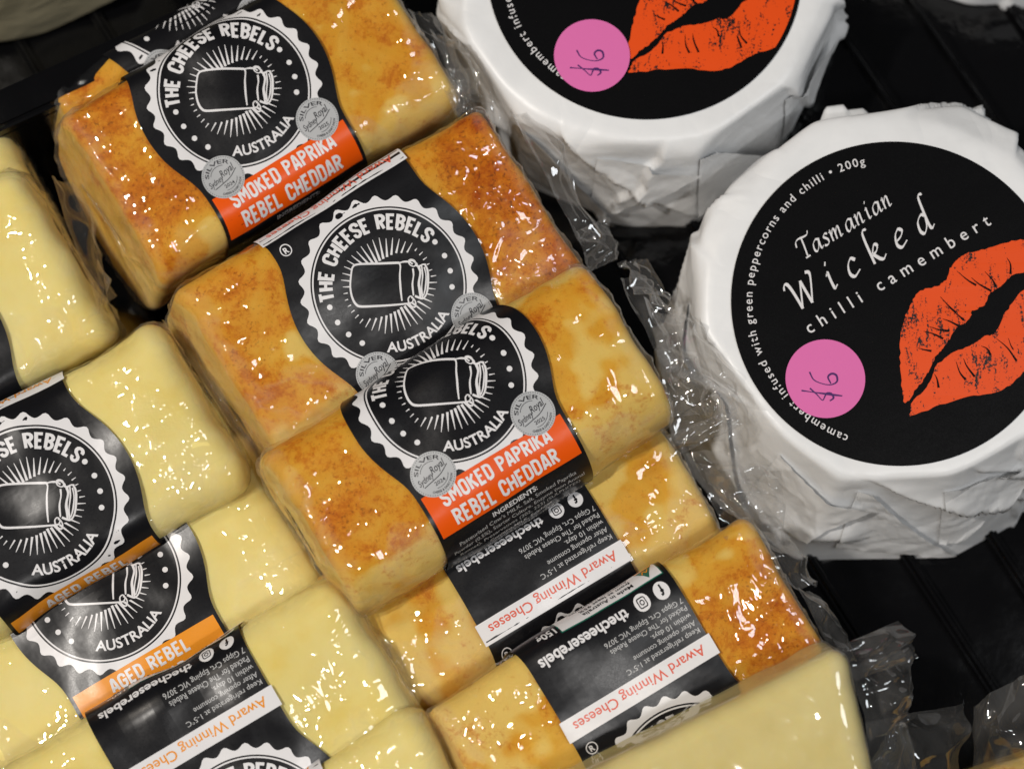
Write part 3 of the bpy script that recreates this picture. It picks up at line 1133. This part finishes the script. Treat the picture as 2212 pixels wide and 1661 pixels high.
HAND = {
    'a': (0.98, [[(0.78, 0.86), (0.5, 1.0), (0.16, 0.72), (0.08, 0.2), (0.26, 0.0), (0.56, 0.32), (0.76, 0.9)], [(0.8, 1.0), (0.72, 0.3), (0.78, 0.04), (1.0, 0.16)]]),
    's': (0.66, [[(0.62, 0.9), (0.4, 1.0), (0.2, 0.8), (0.48, 0.42), (0.46, 0.1), (0.2, 0.0), (0.0, 0.1)]]),
    'm': (1.5, [[(0, 0.85), (0.14, 1.0), (0.14, 0.7), (0.12, 0)], [(0.14, 0.45), (0.42, 0.96), (0.56, 0.9), (0.56, 0.5), (0.52, 0)], [(0.55, 0.45), (0.86, 0.96), (1.0, 0.9), (0.98, 0.4), (0.98, 0.06), (1.2, 0.14)]]),
    'n': (1.06, [[(0, 0.85), (0.14, 1.0), (0.14, 0.7), (0.12, 0)], [(0.14, 0.45), (0.44, 0.96), (0.6, 0.9), (0.58, 0.4), (0.6, 0.06), (0.82, 0.14)]]),
    'i': (0.52, [[(0.0, 0.85), (0.16, 1.0), (0.14, 0.4), (0.18, 0.04), (0.4, 0.14)], [(0.2, 1.42), (0.32, 1.62)]]),
    'T': (1.15, [[(-0.12, 1.25), (0.0, 1.7), (0.35, 1.85), (0.9, 1.78), (1.25, 1.82), (1.42, 2.1)], [(0.62, 1.8), (0.58, 0.9), (0.52, 0.1)], [(0.3, 0.0), (0.78, 0.02)]]),
    'W': (1.7, [[(-0.12, 1.42), (0.0, 1.68), (0.2, 1.62), (0.32, 1.0), (0.40, 0.0)], [(0.40, 0.0), (0.95, 1.45)], [(0.95, 1.45), (1.0, 0.7), (1.05, 0.0)], [(1.05, 0.0), (1.55, 1.2), (1.62, 1.6), (1.42, 1.72)]]),
    'c': (0.8, [[(0.70, 0.82), (0.48, 1.0), (0.18, 0.72), (0.08, 0.25), (0.28, 0.0), (0.72, 0.2)]]),
    'k': (0.95, [[(0.52, 2.0), (0.26, 1.95), (0.16, 1.4), (0.10, 0.0)], [(0.14, 0.42), (0.5, 0.95), (0.68, 0.85), (0.52, 0.6), (0.2, 0.5)], [(0.26, 0.5), (0.52, 0.1), (0.72, 0.0), (0.95, 0.16)]]),
    'e': (0.84, [[(0.1, 0.42), (0.5, 0.58), (0.68, 0.82), (0.5, 1.0), (0.2, 0.74), (0.08, 0.25), (0.28, 0.0), (0.72, 0.2)]]),
    'd': (1.0, [[(0.74, 0.86), (0.5, 1.0), (0.16, 0.72), (0.08, 0.2), (0.26, 0.0), (0.56, 0.32), (0.74, 0.9)], [(1.12, 2.05), (0.86, 2.0), (0.76, 1.3), (0.70, 0.3), (0.78, 0.04), (1.0, 0.16)]]),
}


def hand_text(sh, body, x, y, xh, length, rot, wd, mat, layer, gap=0.12, slant=0.22):
    adv = sum(HAND[c][0] for c in body) + gap * (len(body) - 1)
    # spread letters to the wanted length without stretching them
    extra = (length / xh - sum(HAND[c][0] for c in body)) / (len(body) - 1)
    px = 0.0
    ca, sa = math.cos(rot), math.sin(rot)
    for ch in body:
        w_, st = HAND[ch]
        for s in st:
            pts = catmull([((p[0] + px + slant * p[1]) * xh, p[1] * xh) for p in s], 6) if len(s) > 2 else [np.array(((p[0] + px + slant * p[1]) * xh, p[1] * xh)) for p in s]
            sh.ribbon([(x + p[0] * ca - p[1] * sa, y + p[0] * sa + p[1] * ca) for p in pts], lambda d, t: nib(wd * xh)(d - rot, t), mat, layer)
        px += w_ + extra


def cam_pt(x, y):
    """full-view pixel relative to the disc's centre -> millimetres on the disc"""
    k = 42.5 / 352.0
    return ((x - 1935) * k, -(y - 653) * k / 0.975)


def lip_crop(x, y):
    return cam_pt((1700 + x / 2.765) * 0.8848, (400 + y / 2.765) * 0.8848)


def jag(pts, amp, seed, n=5):
    rnd = random.Random(seed)
    c = catmull(list(pts) + [pts[0]], n)[:-1]
    out = []
    for p in c:
        q = (p[0] + rnd.uniform(-amp, amp), p[1] + rnd.uniform(-amp, amp))
        k = min(1.0, 41.2 / math.hypot(*q))
        out.append((q[0] * k, q[1] * k))
    return out


CAM_MATS = [M_CAMBLACK, M_WHITE, M_LIPS]


def cam_label():
    sh = Sheet()
    r_ = 42.4
    n = 160
    v = [(0, 0)]
    f = []
    rs = [14, 28, 38, 42.4]
    for r1 in rs:
        v += [(r1 * math.cos(2 * math.pi * i / n), r1 * math.sin(2 * math.pi * i / n)) for i in range(n)]
    f += [(0, 1 + i, 1 + (i + 1) % n) for i in range(n)]
    for k in range(len(rs) - 1):
        a, b = 1 + k * n, 1 + (k + 1) * n
        f += [(a + i, b + i, b + (i + 1) % n, a + (i + 1) % n) for i in range(n)]
    sh.mesh(v, f, 0, 0)
    sh.arc_text('camembert infused with green peppercorns and chilli \u2022 200g', (0, 0), 36.9, R(175), 3.15, 1, 1, span=R(148.5), bold=0.004, spacing=1.25)
    x, y = cam_pt(1740, 562)
    hand_text(sh, 'Tasmanian', x, y, 2.85, 28.0, R(31.5), 0.21, 1, 1, slant=0.16)
    x, y = cam_pt(1724, 673)
    hand_text(sh, 'Wicked', x, y, 4.5, 42.5, R(31.5), 0.20, 1, 1, slant=0.12)
    x, y = cam_pt(1750, 719)
    sh.text('chilli camembert', x, y, 4.7, 1, 1, align='L', width=55.3, rot=R(30.8), bold=0.004, spacing=1.75)
    up = [(1378, 1590), (1365, 1450), (1362, 1300), (1372, 1150), (1400, 1040), (1440, 960), (1480, 890), (1530, 855), (1620, 835), (1680, 790), (1712, 720), (1760, 660), (1840, 615), (1950, 590), (2080, 552), (2212, 530), (2380, 545), (2520, 600), (2600, 700),
          (2480, 690), (2340, 690), (2212, 742), (2110, 775), (2040, 840), (1965, 890), (1930, 960), (1850, 1000), (1825, 1060), (1740, 1110), (1690, 1180), (1650, 1240), (1600, 1290), (1560, 1370), (1525, 1430), (1465, 1500), (1400, 1590)]
    lowr = [(1420, 1650), (1432, 1590), (1520, 1510), (1570, 1430), (1595, 1360), (1700, 1280), (1820, 1230), (1920, 1165), (1985, 1150), (2060, 1025), (2130, 935), (2212, 850), (2340, 790), (2480, 770), (2600, 740), (2590, 900), (2520, 1080), (2400, 1230), (2300, 1310), (2212, 1362), (2100, 1470), (1990, 1532), (1800, 1562), (1620, 1612), (1425, 1680)]
    sh.poly(jag([lip_crop(*p) for p in up], 0.2, 1), 2, 1)
    sh.poly(jag([lip_crop(*p) for p in lowr], 0.2, 2), 2, 1)
    # dark creases running across the lips
    rnd = random.Random(5)
    for a, b in [((1560, 1100), (1690, 1130)), ((1640, 905), (1740, 1010)), ((1760, 740), (1880, 830)), ((1850, 780), (1980, 870)), ((1940, 740), (2010, 840)), ((2090, 650), (2110, 760)), ((1520, 1130), (1650, 1180)), ((1480, 1240), (1570, 1260)),
                 ((1780, 1310), (1850, 1430)), ((1730, 1330), (1790, 1450)), ((2000, 1180), (2130, 1330)), ((1900, 1230), (1960, 1290)), ((1585, 1410), (1610, 1500)), ((2080, 1180), (2160, 1290)), ((1650, 1050), (1760, 1100)), ((1700, 980), (1790, 1060))]:
        m = ((a[0] + b[0]) / 2 + rnd.uniform(-15, 15), (a[1] + b[1]) / 2 + rnd.uniform(-15, 15))
        sh.ribbon(catmull([lip_crop(*a), lip_crop(*m), lip_crop(*b)], 4), lambda d, t: 0.12 + 0.5 * t, 0, 2)
    return sh


CAMLAB = cam_label()


def sticker_sheet(seed):
    sh = Sheet()
    sh.disc((0, 0), 10.4, 0, 0, 64)
    w_ = lambda d, t: 0.42 + 0.16 * math.sin(3 + 7 * t)
    six = catmull([(-4.1, 1.8), (-3.0, -0.3), (-0.6, -1.4), (1.5, -1.6), (3.0, -0.8), (2.9, 0.8), (1.7, 1.3), (0.7, 0.4), (1.4, -1.3)], 6)
    sh.ribbon(six, w_, 1, 1)
    dol = catmull([(-4.1, -2.5), (-2.3, -4.2), (-0.9, -5.7), (-0.2, -4.6), (0.3, -3.9), (1.4, -4.0), (2.0, -5.1), (1.0, -5.9)], 6)
    sh.ribbon(dol, w_, 1, 1)
    sh.ribbon(catmull([(-6.3, -3.1), (-1.0, -3.9), (4.3, -4.6)], 5), w_, 1, 1)
    return sh


def smin_planes(dirs, planes, k):
    acc = None
    for n, d in planes:
        c = dirs @ n
        r_ = np.where(c > 1e-3, d / np.maximum(c, 1e-3), 1e3)
        e = np.exp(-np.clip(r_, 0, 400) / k)
        acc = e if acc is None else acc + e
    return -k * np.log(acc + 1e-300)


def camembert(name, px, py, ztop, yaw, tilt_x, tilt_y, seed, label, group, sticker=None, radius=56.0, height=50.0, folds=(), has_label=True, paper=None, disc_scale=1.0, plain=False, flare=(240, 14), paper_folds=()):
    o = at(px, py, ztop)
    root = empty(name, o)
    root.rotation_euler = (R(tilt_x), R(tilt_y), 0)
    tag(root, label, 'camembert', group)
    rnd = np.random.RandomState(seed)
    H = height / 2
    planes = [(np.array((0, 0, 1.0)), H), (np.array((0, 0, -1.0)), H)]
    nf = 12
    for i in range(nf):
        a = 2 * math.pi * (i + rnd.uniform(-0.3, 0.3)) / nf
        el = R(rnd.uniform(-3, 5) + flare[1] * max(0, math.cos(a - R(flare[0]))) ** 0.7)
        planes.append((np.array((math.cos(a) * math.cos(el), math.sin(a) * math.cos(el), math.sin(el))), (radius + rnd.uniform(-2.0, 1.5)) * math.cos(el) + 6 * math.sin(el)))
    nb = 19
    for i in range(nb):
        a = 2 * math.pi * (i + rnd.uniform(-0.35, 0.35)) / nb
        el = R(rnd.uniform(36, 70))
        d = (radius - rnd.uniform(1.5, 4.5)) * math.cos(el) + (H - rnd.uniform(0.5, 2.0)) * math.sin(el)
        planes.append((np.array((math.cos(a) * math.cos(el), math.sin(a) * math.cos(el), math.sin(el))), d))
    for i in range(9):
        a = 2 * math.pi * (i + rnd.uniform(-0.35, 0.35)) / 9
        el = R(-rnd.uniform(35, 60))
        d = (radius - rnd.uniform(1, 5)) * math.cos(el) + (H - rnd.uniform(0, 2)) * math.sin(-el) + 28 * max(0, math.cos(a - R(flare[0]))) * flare[1] / 20 * math.cos(el)
        planes.append((np.array((math.cos(a) * math.cos(el), math.sin(a) * math.cos(el), math.sin(el))), d))
    nphi, nth = 420, 170
    phi = np.linspace(0, 2 * math.pi, nphi, endpoint=False)
    # polar angle spaced densely round the rim
    tq = np.linspace(0, 1, nth)
    edge = math.atan2(radius, H)
    th = np.interp(tq, [0, 0.22, 0.78, 1.0], [0.0015, edge * 0.78, math.pi - edge * 0.78, math.pi - 0.0015])
    TH, PH = np.meshgrid(th, phi, indexing='ij')
    dirs = np.stack([np.sin(TH) * np.cos(PH), np.sin(TH) * np.sin(PH), np.cos(TH)], -1)
    r_ = smin_planes(dirs, planes, 0.6)
    P = dirs * r_[..., None]
    rad = np.hypot(P[..., 0], P[..., 1])
    rim = np.clip((rad - 43.5) / 9.0, 0, 1)
    side = np.clip((H - P[..., 2]) / 8.0, 0, 1)
    so = seed * 2.7
    # pleats: overlapping folds with stepped edges running down the side, light crumple
    nb_ = 10
    br = np.sort((np.arange(nb_) + rnd.uniform(-0.42, 0.42, nb_)) / nb_ * 2 * math.pi)
    sl = rnd.uniform(-0.03, 0.03, nb_)
    amp = rnd.uniform(1.2, 3.2, nb_)
    ple = np.zeros_like(PH)
    zz = H - P[..., 2]
    for b_, s_, a_ in zip(br, sl, amp):
        da = (PH - b_ - s_ * zz - 0.05 * perlin(np.stack([zz / 9.0 + b_ * 9, zz * 0 + b_, zz * 0], -1)) + math.pi) % (2 * math.pi) - math.pi
        ple += a_ * np.where(da > 0, np.exp(-np.clip(da, 0, 9) * 7), 0) * np.clip(da * 60, 0, 1)
    q2 = P / np.array((17.0, 17.0, 12.0)) + so
    cr = ridge(q2, 2) - 0.7
    d = rim * (ple * np.clip(side * 1.5, 0, 1) + 0.16 * cr * (0.25 + side)) + 0.1 * fbm(P / 18.0 + so, 2) * np.clip((rad - 42) / 4, 0, 1)
    hd = np.stack([np.cos(PH), np.sin(PH), 0.35 * np.sign(P[..., 2])], -1)
    P = P + hd * d[..., None]
    # folded paper corners standing off the rim
    for (deg, zc, wdeg, out_) in folds:
        da = (np.degrees(PH) - deg + 180) % 360 - 180
        t = np.clip(1 - np.abs(da) / wdeg, 0, 1)
        hz = np.exp(-((P[..., 2] - zc) / 4.0) ** 2)
        P = P + np.stack([np.cos(PH), np.sin(PH), 0.25 * np.ones_like(PH)], -1) * (out_ * np.minimum(t * 2.2, 1) * hz * np.where(da > 0, 1, 0.72))[..., None]
    P[..., 2] -= H
    frnd = random.Random(seed * 7)
    for a0, wdeg, z0, z1, lift in paper_folds:
        # a folded-over triangle of paper lying on the side: sampled from the wrapper, lifted along one edge
        n_ = 26
        vs, fs = [], []
        for iu in range(n_ + 1):
            for iv in range(n_ + 1):
                u_, v_ = iu / n_, iv / n_
                aa = a0 + wdeg * u_ * (1 - v_ * 0.85)
                zt = z0 + (z1 - z0) * v_ - 4.0 * u_ * (1 - v_)
                jp = int(round((aa % 360) / 360 * nphi)) % nphi
                col = P[:, jp]
                lo_ = nth // 12
                kz = lo_ + int(np.argmin(np.abs(col[lo_:-lo_, 2] - zt)))
                b_ = col[kz]
                off = 0.5 + lift * u_ * (1 - 0.6 * v_)
                ca_, sa_ = math.cos(R(aa)), math.sin(R(aa))
                vs.append(((np.hypot(b_[0], b_[1]) + off) * ca_ * MM, (np.hypot(b_[0], b_[1]) + off) * sa_ * MM, (zt + 0.4) * MM))
        for iu in range(n_):
            for iv in range(n_):
                q_ = iu * (n_ + 1) + iv
                fs.append((q_, q_ + n_ + 1, q_ + n_ + 2, q_ + 1))
        mesh_obj('paper_fold', vs, fs, paper or M_PAPER, root)
    f = []
    for i in range(nth - 1):
        for j in range(nphi):
            k = (j + 1) % nphi
            f.append((i * nphi + j, (i + 1) * nphi + j, (i + 1) * nphi + k, i * nphi + k))
    f.append(tuple(range(nphi)))
    f.append(tuple((nth - 1) * nphi + j for j in range(nphi - 1, -1, -1)))
    mesh_obj('paper_wrapper', (P * MM).reshape(-1, 3), f, paper or M_PAPER, root)
    if has_label:
        a = np.array(CAMLAB.v)
        if plain:
            keep = [i for i, m in enumerate(CAMLAB.m) if m == 0]
            fs, ms = [CAMLAB.f[i] for i in keep], [0] * len(keep)
        else:
            fs, ms = CAMLAB.f, CAMLAB.m
        c, s = math.cos(R(yaw)), math.sin(R(yaw))
        xy = np.stack([a[:, 0] * c - a[:, 1] * s, a[:, 0] * s + a[:, 1] * c], -1) * disc_scale
        rr2 = (xy ** 2).sum(1)
        zz = 0.55 + a[:, 2] * 0.05 - rr2 / 42.0 ** 2 * 0.12 + 0.10 * fbm(np.stack([xy[:, 0] / 20, xy[:, 1] / 20, xy[:, 0] * 0 + so], -1), 2)
        lo = mesh_obj('label', np.stack([xy[:, 0], xy[:, 1], zz], -1) * MM, fs, CAM_MATS, root, ms)
    if sticker:
        sh = sticker_sheet(seed)
        a = np.array(sh.v)
        sx, sy, srot, ss = sticker
        c, s = math.cos(R(srot)), math.sin(R(srot))
        xy = np.stack([a[:, 0] * c - a[:, 1] * s, a[:, 0] * s + a[:, 1] * c], -1) * ss + np.array((sx, sy))
        zz = 0.95 + a[:, 2] * 0.05
        mesh_obj('price_sticker', np.stack([xy[:, 0], xy[:, 1], zz], -1) * MM, sh.f, [M_PINK, M_PEN], root, sh.m)
    return root


ZC = 50.0
camembert('camembert_wheel', 1935, 653, ZC, 0, 5, -2, 11,
          'white paper wrapped camembert wheel with its whole lettering showing beside the paprika packs', 'paper wrapped camemberts',
          sticker=((1777 - 1935) * 42.5 / 352, -(817 - 653) * 42.5 / 352 / 0.975, 0, 1.0), radius=54.5, disc_scale=1.022, paper_folds=((205, 34, -36, -9, 2.5), (232, 32, -7, -38, 3), (258, 30, -36, -6, 2.5), (284, 34, -7, -36, 3), (312, 28, -34, -8, 2.5), (178, 26, -10, -36, 2.5)), flare=(248, 27), folds=((100, 8, 9, 6), (60, 6, 8, 4), (188, 4, 10, 3), (250, -2, 16, 3)))
camembert('camembert_wheel', 1392, -66, ZC, -14, 2, 0, 23,
          'white paper wrapped camembert wheel cut off by the top of the photo', 'paper wrapped camemberts',
          sticker=((1272 - 1392) * 42.5 / 350, -(117 + 82) * 42.5 / 350 / 0.96, 4, 0.99), radius=54, disc_scale=1.017, paper_folds=((232, 32, -38, -9, 2.5), (256, 30, -7, -38, 2.5), (286, 34, -38, -7, 3), (318, 26, -8, -36, 3)), flare=(285, 8), folds=((8, 6, 8, 6), (-12, 2, 8, 4), (215, 2, 12, 3)))
camembert('camembert_wheel', 2290, -590, ZC, 40, 0, 0, 37,
          'white wrapped wheel showing only a sliver of its edge in the top right corner', 'paper wrapped camemberts')
M_BEIGE = make_print('beige_wrapper_paper', (0.52, 0.46, 0.30), 0.5)
camembert('soft_cheese_wheel', -95, -443, 46, 0, 0, 0, 41,
          'blurred cream coloured wheel with black label behind the tray divider', None, paper=M_BEIGE, radius=58, plain=True, height=45, disc_scale=1.2, flare=(240, 0))

# ------------------------------------------------------------------ paprika cheddar packs
PG = 'paprika cheddar packs in the middle row'


def pblock(seed, **kw):
    d = dict(L=93, W=52, T=29, rc=7.5, re=2.6, seed=seed, taper=0.12, lump=1.15, bulge=1.3, lean=4.0)
    d.update(kw)
    return Block(**d)


PN = 'paprika_cheddar_pack'
pz = Pack(pblock(1.0, W=34, T=20, rc=6.0, lean=1.0), 497, 128, 43, 32, 26, 0, PN, 'blurred paprika cheddar pack at the far end, mostly hidden behind the next one', PG, v0=24, du=-3, spice=spice_fn(0.45, seed=1), cheese_mat=M_PAP)
pa = Pack(pblock(2.0), 566, 224, 54, 33, 12, 0, PN, 'paprika cheddar pack with uncovered orange banner, under the blurred far pack and tray divider', PG, v0=6, du=-5, spice=spice_fn(0.4, left=0.55, right=0.15, seed=2), cheese_mat=M_PAP)
pb = Pack(pblock(3.0, W=56), 834, 614, 56, 33, 14, 0, PN, 'paprika cheddar pack with dark red-brown right end and its orange banner covered', PG, v0=-1, spice=spice_fn(0.3, left=0.1, right=1.0, seed=3), cheese_mat=M_PAP)
pc = Pack(pblock(4.0, W=48, rc=12.0, T=27, lean=2.0, taper=0.05, L=95), 1020, 926, 66, 32, 7, 0, PN, 'topmost paprika cheddar pack with readable ingredients under its orange banner', PG, v0=13, spice=spice_fn(0.22, left=0.5, right=-0.12, seed=4), cheese_mat=M_PAP)
pd = Pack(pblock(5.0, L=97, W=46), 1120, 1192, 43, 31, 4, 0, PN, 'paprika cheddar pack wedged lower between two others, only back text and red Award strip showing', PG, v0=-42, du=2.0, spice=spice_fn(0.12, seed=5), cheese_mat=M_PAP)
pe = Pack(pblock(6.0), 1388, 1504, 54, 31, 8, 0, PN, 'paprika cheddar pack with barcode and 150g mark, its lower part under the plain cheese', PG, v0=-26, spice=spice_fn(0.2, right=0.6, top=-0.35, seed=6), cheese_mat=M_PAP)

# ------------------------------------------------------------------ aged cheddar packs
AG = 'aged cheddar packs in the left row'
AN = 'aged_cheddar_pack'


def ablock(seed, **kw):
    d = dict(L=98, W=54, T=30, rc=8.5, re=5.5, seed=seed, taper=0.08, lump=1.8, bulge=0.9)
    d.update(kw)
    return Block(**d)


ao = Pack(ablock(11.0), -335, 515, 44, 31, 6, 0, AN, 'pale cheddar pack mostly out of frame at the upper left, below the tray divider', AG, kind='aged')
ap = Pack(ablock(12.0, rc=7.0, bulge=0.8), -225, 742, 56, 31, 10, 0, AN, 'pale cheddar pack at the left edge showing only its smooth right half', AG, kind='aged', v0=-6)
aq = Pack(ablock(13.0, W=50), 70, 1078, 58, 32, 9, 0, AN, 'pale cheddar pack at left edge, its round seal uncovered, above a half covered seal', AG, kind='aged', v0=-2)
ar = Pack(ablock(14.0), 255, 1318, 43, 31, 3, 0, AN, 'pale cheddar pack with wide amber banner, its round seal half covered by the pack above', AG, kind='aged', v0=8)
as_ = Pack(ablock(15.0, W=50), 458, 1642, 54, 31, 9, 0, AN, 'pale cheddar pack with amber Award Winning Cheeses strip above a half seen seal', AG, kind='aged', v0=-22)
atp = Pack(ablock(16.0), 640, 1960, 55, 31, 10, 0, AN, 'pale cheddar pack cut off by the bottom edge, only its top right corner in view', AG, kind='aged', v0=0)

# ------------------------------------------------------------------ packs of the layer below
LG = 'packs in the layer below'
for k, (x, y, z, kind) in enumerate([(560, 300, 26, 'p'), (800, 700, 27, 'p'), (1010, 1010, 27, 'p'), (1250, 1360, 26, 'p'), (90, 980, 26, 'a'), (300, 1420, 26, 'a')]):
    if kind == 'p':
        Pack(pblock(20.0 + k, T=24, W=56, L=74), x, y, z - 6, 31 + k % 2, 0, 0, PN, 'paprika cheddar pack lying underneath the middle row', 'paprika packs underneath', spice=spice_fn(0.1, seed=k), cheese_mat=M_PAP, has_label=False)
    else:
        Pack(ablock(20.0 + k, T=24, W=56, L=78), x, y, z - 6, 31, 0, 0, AN, 'pale cheddar pack lying underneath the left row', 'pale packs underneath', has_label=False)

# ------------------------------------------------------------------ plain cheese at the front and its bag
pf = Pack(Block(112, 62, 34, 5.0, 4.5, 31.0, taper=0.05, lump=0.5, bulge=0.8, shear=0.24), 1440, 1905, 72, 26, 10, 0, 'plain_cheese_block',
          'large smooth unlabelled cheese block in clear bag at the bottom of the photo', None, has_label=False, cheese_mat=M_CREAM, film_amp=0.35, film_mat=M_SMOOTH)
pf.flap([(1800, 1400, 66), (1850, 1470, 62), (1985, 1420, 52), (1945, 1340, 54)], 1, 1.6, 4)
pf.flap([(1835, 1440, 64), (1880, 1600, 58), (1960, 1560, 46), (1960, 1400, 52)], 2, 1.8, 5)
pf.flap([(1868, 1560, 58), (1890, 1760, 50), (2080, 1760, 30), (2080, 1520, 30)], 3, 1.6, 6, ragged=0.08)
pg = Pack(Block(40, 36, 26, 4.0, 4.0, 33.0, taper=0.05, lump=0.5, bulge=0.8), 1985, 1905, 30, 40, 4, 0, 'plain_cheese_block', 'small pale cheese corner in a crumpled clear bag right of the large block', None, has_label=False, cheese_mat=M_CREAM)
pg.flap([(1870, 1660, 44), (1990, 1700, 40), (1960, 1560, 44), (1930, 1560, 46)], 5, 1.5, 3)
ph = Pack(Block(60, 40, 26, 5.0, 5.0, 35.0), 2290, 1790, 30, 20, 4, 0, 'bagged_cheese', 'clear pointed plastic bag in the bottom right corner', None, has_label=False, cheese_mat=M_PAP, spice=spice_fn(0.1))
ph.flap([(2110, 1700, 24), (2300, 1700, 36), (2230, 1440, 36), (2100, 1530, 26)], 6, 2.0, 7, ragged=0.025)

# ------------------------------------------------------------------ loose film at pack ends
pa.flap([(880, 20, 52), (985, 250, 48), (1030, 230, 40), (930, 30, 44)], 7, 1.5, 3)
pa.flap([(120, 300, 50), (160, 255, 52), (235, 225, 50), (150, 260, 46)], 8, 1.0, 2)
pa.flap([(940, 150, 48), (990, 250, 48), (1080, 260, 42), (1040, 150, 42)], 27, 1.6, 3)
pb.flap([(1100, 230, 56), (1250, 520, 52), (1300, 520, 44), (1160, 240, 46)], 9, 1.5, 3)
pb.flap([(1245, 500, 52), (1270, 590, 50), (1330, 560, 40), (1310, 470, 40)], 10, 1.6, 3)
pc.flap([(1340, 600, 58), (1450, 830, 54), (1500, 800, 46), (1400, 600, 48)], 11, 1.8, 3)
pc.flap([(1420, 740, 56), (1450, 960, 52), (1600, 950, 44), (1560, 820, 44)], 12, 2.2, 4)
pc.flap([(1440, 940, 57), (1450, 990, 54), (1600, 920, 53), (1590, 880, 53)], 13, 0.8, 2)
pc.flap([(1390, 640, 62), (1450, 900, 58), (1590, 900, 53), (1530, 700, 46)], 31, 3.0, 3)
pc.flap([(1400, 560, 58), (1470, 700, 54), (1410, 660, 46), (1350, 560, 50)], 32, 2.5, 3)
pa.flap([(930, 60, 52), (985, 200, 50), (1040, 215, 46), (1000, 90, 46)], 33, 2.5, 3)
pd.flap([(1500, 1000, 46), (1560, 1100, 46), (1700, 1190, 44), (1690, 1010, 46)], 34, 3.0, 3)
pd.flap([(1480, 980, 46), (1560, 1130, 44), (1720, 1140, 40), (1620, 960, 42)], 14, 2.2, 4)
pd.flap([(740, 1260, 44), (900, 1500, 42), (870, 1520, 30), (720, 1290, 32)], 15, 1.5, 3)
pe.flap([(1560, 1160, 56), (1720, 1270, 52), (1760, 1270, 40), (1700, 1140, 44)], 16, 1.5, 5)
pe.flap([(1720, 1270, 52), (1815, 1430, 48), (1850, 1430, 36), (1760, 1270, 40)], 17, 1.4, 3)
ap.flap([(110, 380, 54), (215, 680, 52), (250, 640, 36), (170, 400, 38)], 18, 1.5, 3)
aq.flap([(350, 690, 50), (560, 1020, 48), (590, 1010, 34), (400, 700, 36)], 19, 1.2, 3)
ar.flap([(560, 1000, 44), (720, 1280, 42), (740, 1250, 28), (600, 1000, 30)], 20, 1.5, 3)
as_.flap([(745, 1280, 52), (890, 1560, 50), (920, 1550, 34), (790, 1290, 36)], 21, 1.2, 3)
